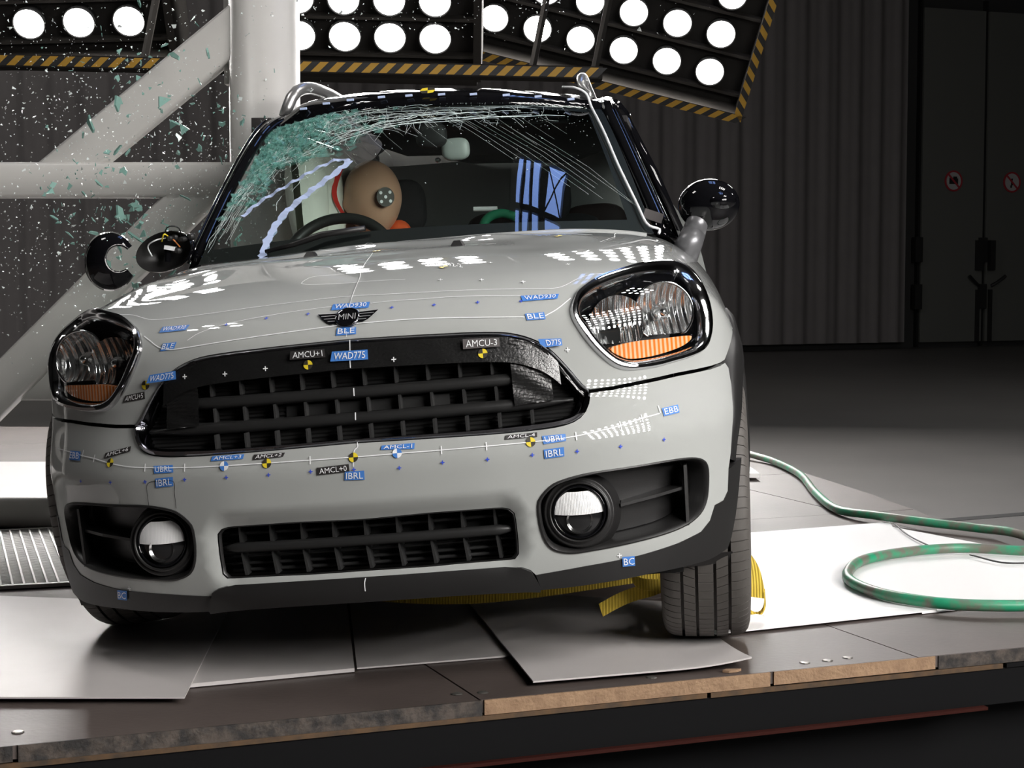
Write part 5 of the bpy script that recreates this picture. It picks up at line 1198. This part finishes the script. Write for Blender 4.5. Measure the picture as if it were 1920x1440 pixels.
me = bpy.data.meshes.new('body'); me.from_pydata(dl(sk_v), sk_e, []); me.update()
bo = bpy.data.objects.new('body', me); COL.objects.link(bo); bo.parent = dm
md = bo.modifiers.new('skin', 'SKIN'); me.skin_vertices[0].data[0].use_root = True
for i, r in enumerate(sk_r): me.skin_vertices[0].data[i].radius = (r, r * .85)
bo.modifiers.new('sub', 'SUBSURF').levels = 2; bo.modifiers['sub'].render_levels = 2
bpy.context.view_layer.update()
ev = bo.evaluated_get(bpy.context.evaluated_depsgraph_get()); m2 = bpy.data.meshes.new_from_object(ev); m2.materials.clear(); m2.materials.append(M_ORANGE); m2.polygons.foreach_set('use_smooth', [True] * len(m2.polygons)); bo.modifiers.clear(); bo.data = m2
bo['label'] = 'orange clothed dummy torso'
HC = Vector((-.302, 2.25, 1.238))
def headp(t, ph):
    """skull: wide cranium, narrower jaw, shallow brow, nose and ear relief"""
    d = Vector((math.cos(ph) * math.cos(t), math.cos(ph) * math.sin(t), math.sin(ph)))
    k = 1 + .04 * max(0, d.z) - .16 * max(0, -d.z) ** 1.2
    nose = .10 * math.exp(-((t - NOSE) / .16) ** 2 - ((ph + .12) / .16) ** 2) - .05 * (math.exp(-((t - NOSE - .33) / .18) ** 2 - ((ph - .08) / .12) ** 2) + math.exp(-((t - NOSE + .33) / .18) ** 2 - ((ph - .08) / .12) ** 2)) - .03 * math.exp(-((t - NOSE) / .25) ** 2 - ((ph + .5) / .06) ** 2)
    ear = .06 * (math.exp(-((abs(t - NOSE) - 1.57) / .10) ** 2 - ((ph - .0) / .2) ** 2))
    return HC + Vector((d.x * .100 * k, d.y * .115 * k, d.z * .132)) * (1 + nose + ear)
NOSE = math.radians(205)     # the head is turned towards the side airbag
nt, npz = 72, 48; v = [headp(2 * math.pi * i / nt, -math.pi / 2 + math.pi * j / npz) for j in range(npz + 1) for i in range(nt)]
hd = mk('head', dl(v), [(j * nt + i, j * nt + (i + 1) % nt, (j + 1) * nt + (i + 1) % nt, (j + 1) * nt + i) for j in range(npz) for i in range(nt)], M_SKIN, dm, smooth=True); hd['label'] = 'bald tan vinyl dummy head'
v, f = sweep([(-.315, 2.36, 1.06), (-.31, 2.31, 1.12), (-.305, 2.28, 1.17)], [.062, .055, .055], 16); mk('neck', dl(v), f, M_SKIN, dm, smooth=True)
mp = Vector((-.246, 2.15, 1.236)); n_ = Vector((mp.x - HC.x, (mp.y - HC.y) * .8, (mp.z - HC.z))).normalized(); a = n_.cross(Vector((0, 0, 1))).normalized(); b_ = a.cross(n_)
def ondisc(r, n, c=(0, 0), off=.0): return [mp + n_ * (.014 + off) + a * (c[0] + r * math.cos(6.2832 * i / n)) + b_ * (c[1] + r * math.sin(6.2832 * i / n)) for i in range(n)]
mkd = mk('target_disc', dl(ondisc(.033, 28)), [tuple(range(28))[::-1]], M_KDOT, hd)
for c in ((0, 0), (.017, .015), (-.017, .015), (.017, -.015), (-.017, -.015)): mk('target_spot', dl(ondisc(.0058, 12, c, .0015)), [tuple(range(12))[::-1]], M_WHITE, mkd)
v = []
for i in range(20):
    q = i / 19; x = -.392 - .022 * math.sin(q * 3); z = 1.345 - .15 * q
    for dx in (-.012 * (1 - .4 * q), .010 * (1 - .4 * q)): v.append((x + dx, 2.165 + .015 * math.cos(q * 5), z))
mk('red_chalk_mark', dl(v), [(2 * i, 2 * i + 1, 2 * i + 3, 2 * i + 2) for i in range(19)], M_REDC, dm, smooth=True)
v, f = ellipsoid((-.228, 2.30, 1.105), (.045, .07, .055), (20, 12)); mk('collar', dl(v), f, M_ORANGE, dm, smooth=True)
v, f = ellipsoid((-.345, 1.93, 1.09), (.045, .06, .035), (16, 10)); mk('raised_hand', dl(v), f, M_SKIN, dm, smooth=True) if False else None
tag(dm, 'tan-headed crash dummy in orange clothing seated at the steering wheel', 'crash dummy')
# ---------------------------------------------------------------- rigid pole on a braced steel frame
M_STEEL = pm('light_grey_steel', (.54, .53, .51), .38, noise=(4, (.50, .49, .47), .3)); M_WELD = pm('weld_seam', (.45, .44, .43), .5)
pf = empty('impact_pole_frame', (-.893, 6.42, .001))
def pw(v): return [Vector(p) - Vector((-.893, 6.42, .001)) for p in v]
v, f = lathe([(.127, .001), (.127, 2.5), (.0, 2.5)], 64, (0, 0, 1), (-.893, 6.42, 0)); po = mk('pole', pw(v), f, M_STEEL, pf, smooth=True); po['label'] = 'round light grey impact pole'
def brace(name, p0, p1, h, d, y=6.42, lab=None):
    a = Vector((p0[0], y, p0[1])); c = Vector((p1[0], y, p1[1])); t = (c - a).normalized(); n = Vector((-t.z, 0, t.x)); v = []
    e = .012
    for P in (a, c):
        for u_, w_ in ((-h / 2 + e, -d / 2), (h / 2 - e, -d / 2), (h / 2, -d / 2 + e), (h / 2, d / 2 - e), (h / 2 - e, d / 2), (-h / 2 + e, d / 2), (-h / 2, d / 2 - e), (-h / 2, -d / 2 + e)): v.append(P + n * u_ + Vector((0, w_, 0)))
    f = [(i, (i + 1) % 8, 8 + (i + 1) % 8, 8 + i) for i in range(8)] + [tuple(range(7, -1, -1)), tuple(range(8, 16))]
    o = mk(name, pw(v), f, M_STEEL, pf, sharp=50)
    if lab: o['label'] = lab
    return o
brace('cross_beam', (-4.1, 1.285), (-1.0, 1.285), .125, .15); brace('upper_brace', (-1.66, 1.285), (-.90, 1.90), .15, .12); brace('lower_brace', (-1.10, 1.28), (-2.34, .06), .145, .14)
brace('foot_beam', (-4.1, .545), (-1.45, .545), .125, .2, 6.55); brace('floor_beam', (-4.1, .06), (-.9, .06), .11, .2, 6.6); brace('rear_post', (-4.0, .002), (-4.0, 2.4), .2, .2)
MB().box((-.145, -.003, -.01), (-.125, .06, 1.0), Matrix.Translation((0, 0, 1.64))).build('gusset_plate', M_STEEL, pf)
v = []; 
for j in (1.372, 1.50):
    for i in range(9): w_ = RT(-104 + i * 5.0); v.append((-.893 + .1275 * math.cos(w_) , 6.42 + .1275 * math.sin(w_), j))
o = mk('black_marker', pw(v), grid_faces(9, 2), pm('black_marker_film', (.045, .04, .04), .6), pf, smooth=True)
tag(pf, 'light grey steel pole with diagonal braces standing against the car door', 'impact pole')
# torn-off mirror cap, a crescent of gloss black shell in mid air
cc = car_pt((-.925, 1.28, 1.080)); v = []; nph, nr = 60, 10
for sh in (1.0, .93):
    for i in range(nph):
        ph = math.radians(52 + 250 * i / (nph - 1)); d0 = (.52, .10); ri = .44 - .06 * math.cos(ph)
        ca, sa = math.cos(ph), math.sin(ph); bq = ca * d0[0] + sa * d0[1]; ro_ = -bq + math.sqrt(bq * bq - (d0[0] ** 2 + d0[1] ** 2 - 1)); ro_ = max(ro_, ri + .01)
        for j in range(nr):
            q = ri + (ro_ - ri) * j / (nr - 1); px, pz = d0[0] + q * ca, d0[1] + q * sa; rr2 = min(1, px * px + pz * pz)
            v.append(cc + Vector((.078 * px * sh, -.065 * math.sqrt(max(0, 1 - rr2 * .98)) * sh, .088 * pz * sh)))
n1 = nph * nr; f = [tuple(q) for q in grid_faces(nr, nph, True)]; f += [tuple(i + n1 for i in q[::-1]) for q in f]
rim = [i * nr for i in range(nph)]; 
for a_, c_ in zip(rim[:-1], rim[1:]): f.append((a_, a_ + n1, c_ + n1, c_)); f.append((a_ + nr - 1, c_ + nr - 1, c_ + nr - 1 + n1, a_ + nr - 1 + n1))
mcap = empty('mirror_cap', cc); o = mk('cap_shell', [Vector(p) - cc for p in v], f, M_GLOSSK, mcap, smooth=True)
tag(mcap, 'torn-off crescent of a glossy black mirror cap flying beside the car', 'mirror cap')
# ---------------------------------------------------------------- flying glass
M_SHARD = frosted('side_glass_shard', (.27, .47, .42), .72, .12); M_SPECK = pm('glass_speck', (.78, .84, .83), .2, spec=1.0)
rng = np.random.default_rng(21)
W_SH = [(-1.45, 6.15, 1.27, .10, .22, .06, 46), (-1.22, 6.15, 1.50, .12, .22, .16, 40), (-1.05, 6.2, 1.42, .13, .15, .09, 34), (-1.33, 6.0, 1.10, .14, .2, .07, 70), (-1.20, 5.9, .98, .12, .2, .06, 44), (-1.0, 5.95, 1.05, .12, .15, .08, 26), (-1.45, 6.3, 1.62, .2, .3, .14, 22)]
shard_lab = {0: 'green glass flake before the horizontal beam', 1: 'green glass flake before the upper brace', 2: 'green glass flake close to the round pole', 3: 'green glass flake falling below the horizontal beam', 4: 'green glass flake above the torn mirror cap', 5: 'green glass flake between broken mirror and beam', 6: 'green glass flake high before the dark curtain'}
n_sh = 0; SH = []
for q in range(14):
    n = rng.integers(4, 8); a_ = np.sort(rng.uniform(0, 6.283, n)); rr = rng.uniform(.45, 1.0, n); st_ = rng.uniform(.35, 1.0)
    P = [(rr[i] * math.cos(a_[i]), rr[i] * math.sin(a_[i]) * st_) for i in range(n)]; SH.append(P)
src = []
for P in SH:
    b = MB().prism([(x, z) for x, z in P], -.09, .09); src.append(b)
meshes = []
for b in src:
    me = bpy.data.meshes.new('glass_shard'); me.from_pydata(b.v, [], b.f); me.materials.append(M_SHARD); me.update(); meshes.append(me)
for ci, (x, y, z, sx, sy, sz, n) in enumerate(W_SH):
    for i in range(n):
        p = Vector((x + rng.normal(0, sx), y + rng.normal(0, sy), z + rng.normal(0, sz)))
        if abs(p.y - 6.42) < .16: p.y = 6.42 - .2
        r = min(.034, .006 + rng.exponential(.009)) * (1.25 if ci in (1, 2, 3, 4) else 1)
        o = bpy.data.objects.new('glass_shard', meshes[int(rng.integers(0, 14))]); COL.objects.link(o)
        o.location = p; o.scale = (r, r, r); o.rotation_euler = tuple(rng.uniform(0, 6.283, 3))
        k = meshes.index(o.data); P = SH[k]; xs_ = [q[0] for q in P]; zs_ = [q[1] for q in P]; el = max(max(xs_) - min(xs_), max(zs_) - min(zs_)) / (min(max(xs_) - min(xs_), max(zs_) - min(zs_)) + 1e-6)
        shp = ('slender' if el > 2.0 else 'broad') + ' ' + {4: 'four-cornered', 5: 'five-cornered', 6: 'six-cornered', 7: 'many-cornered'}[len(P)]
        siz = 'tiny' if r < .010 else 'small' if r < .016 else 'middling' if r < .024 else 'large'
        lab = siz + ' ' + shp + ' ' + shard_lab[ci]; tag(o, lab, 'glass shard', 'flying glass: ' + lab); n_sh += 1
sp_ = MB()
def speck(p, r):
    d = rng.normal(0, 1, (4, 3)); d /= np.linalg.norm(d, axis=1, keepdims=True); v = [Vector(p) + Vector(k) * r for k in d]; sp_.add(v, [(0, 1, 2), (0, 2, 3), (0, 3, 1), (1, 3, 2)])
for i in range(3400):
    k = rng.random()
    if k < .45: p = (-1.38 + rng.normal(0, .30), 6.0 + rng.normal(0, .35), 1.42 + rng.normal(0, .26))
    elif k < .62: p = (-1.5 + rng.normal(0, .22), 5.8 + rng.normal(0, .3), .98 + rng.normal(0, .16))
    elif k < .78: p = (-1.0 + rng.normal(0, .14), 6.0 + rng.normal(0, .2), 1.25 + rng.normal(0, .2))
    elif k < .90: p = (-.3 + rng.normal(0, .45), 6.3 + rng.normal(0, .3), 1.80 + abs(rng.normal(0, .12)))
    else: p = (-1.6 + rng.normal(0, .35), 6.2 + rng.normal(0, .3), 1.75 + rng.normal(0, .18))
    speck(p, .0018 + rng.exponential(.0016))
o = sp_.build('glass_dust', M_SPECK); tag(o, 'spray of tiny white glass crumbs in the air around the pole', 'glass crumbs', kind='stuff')
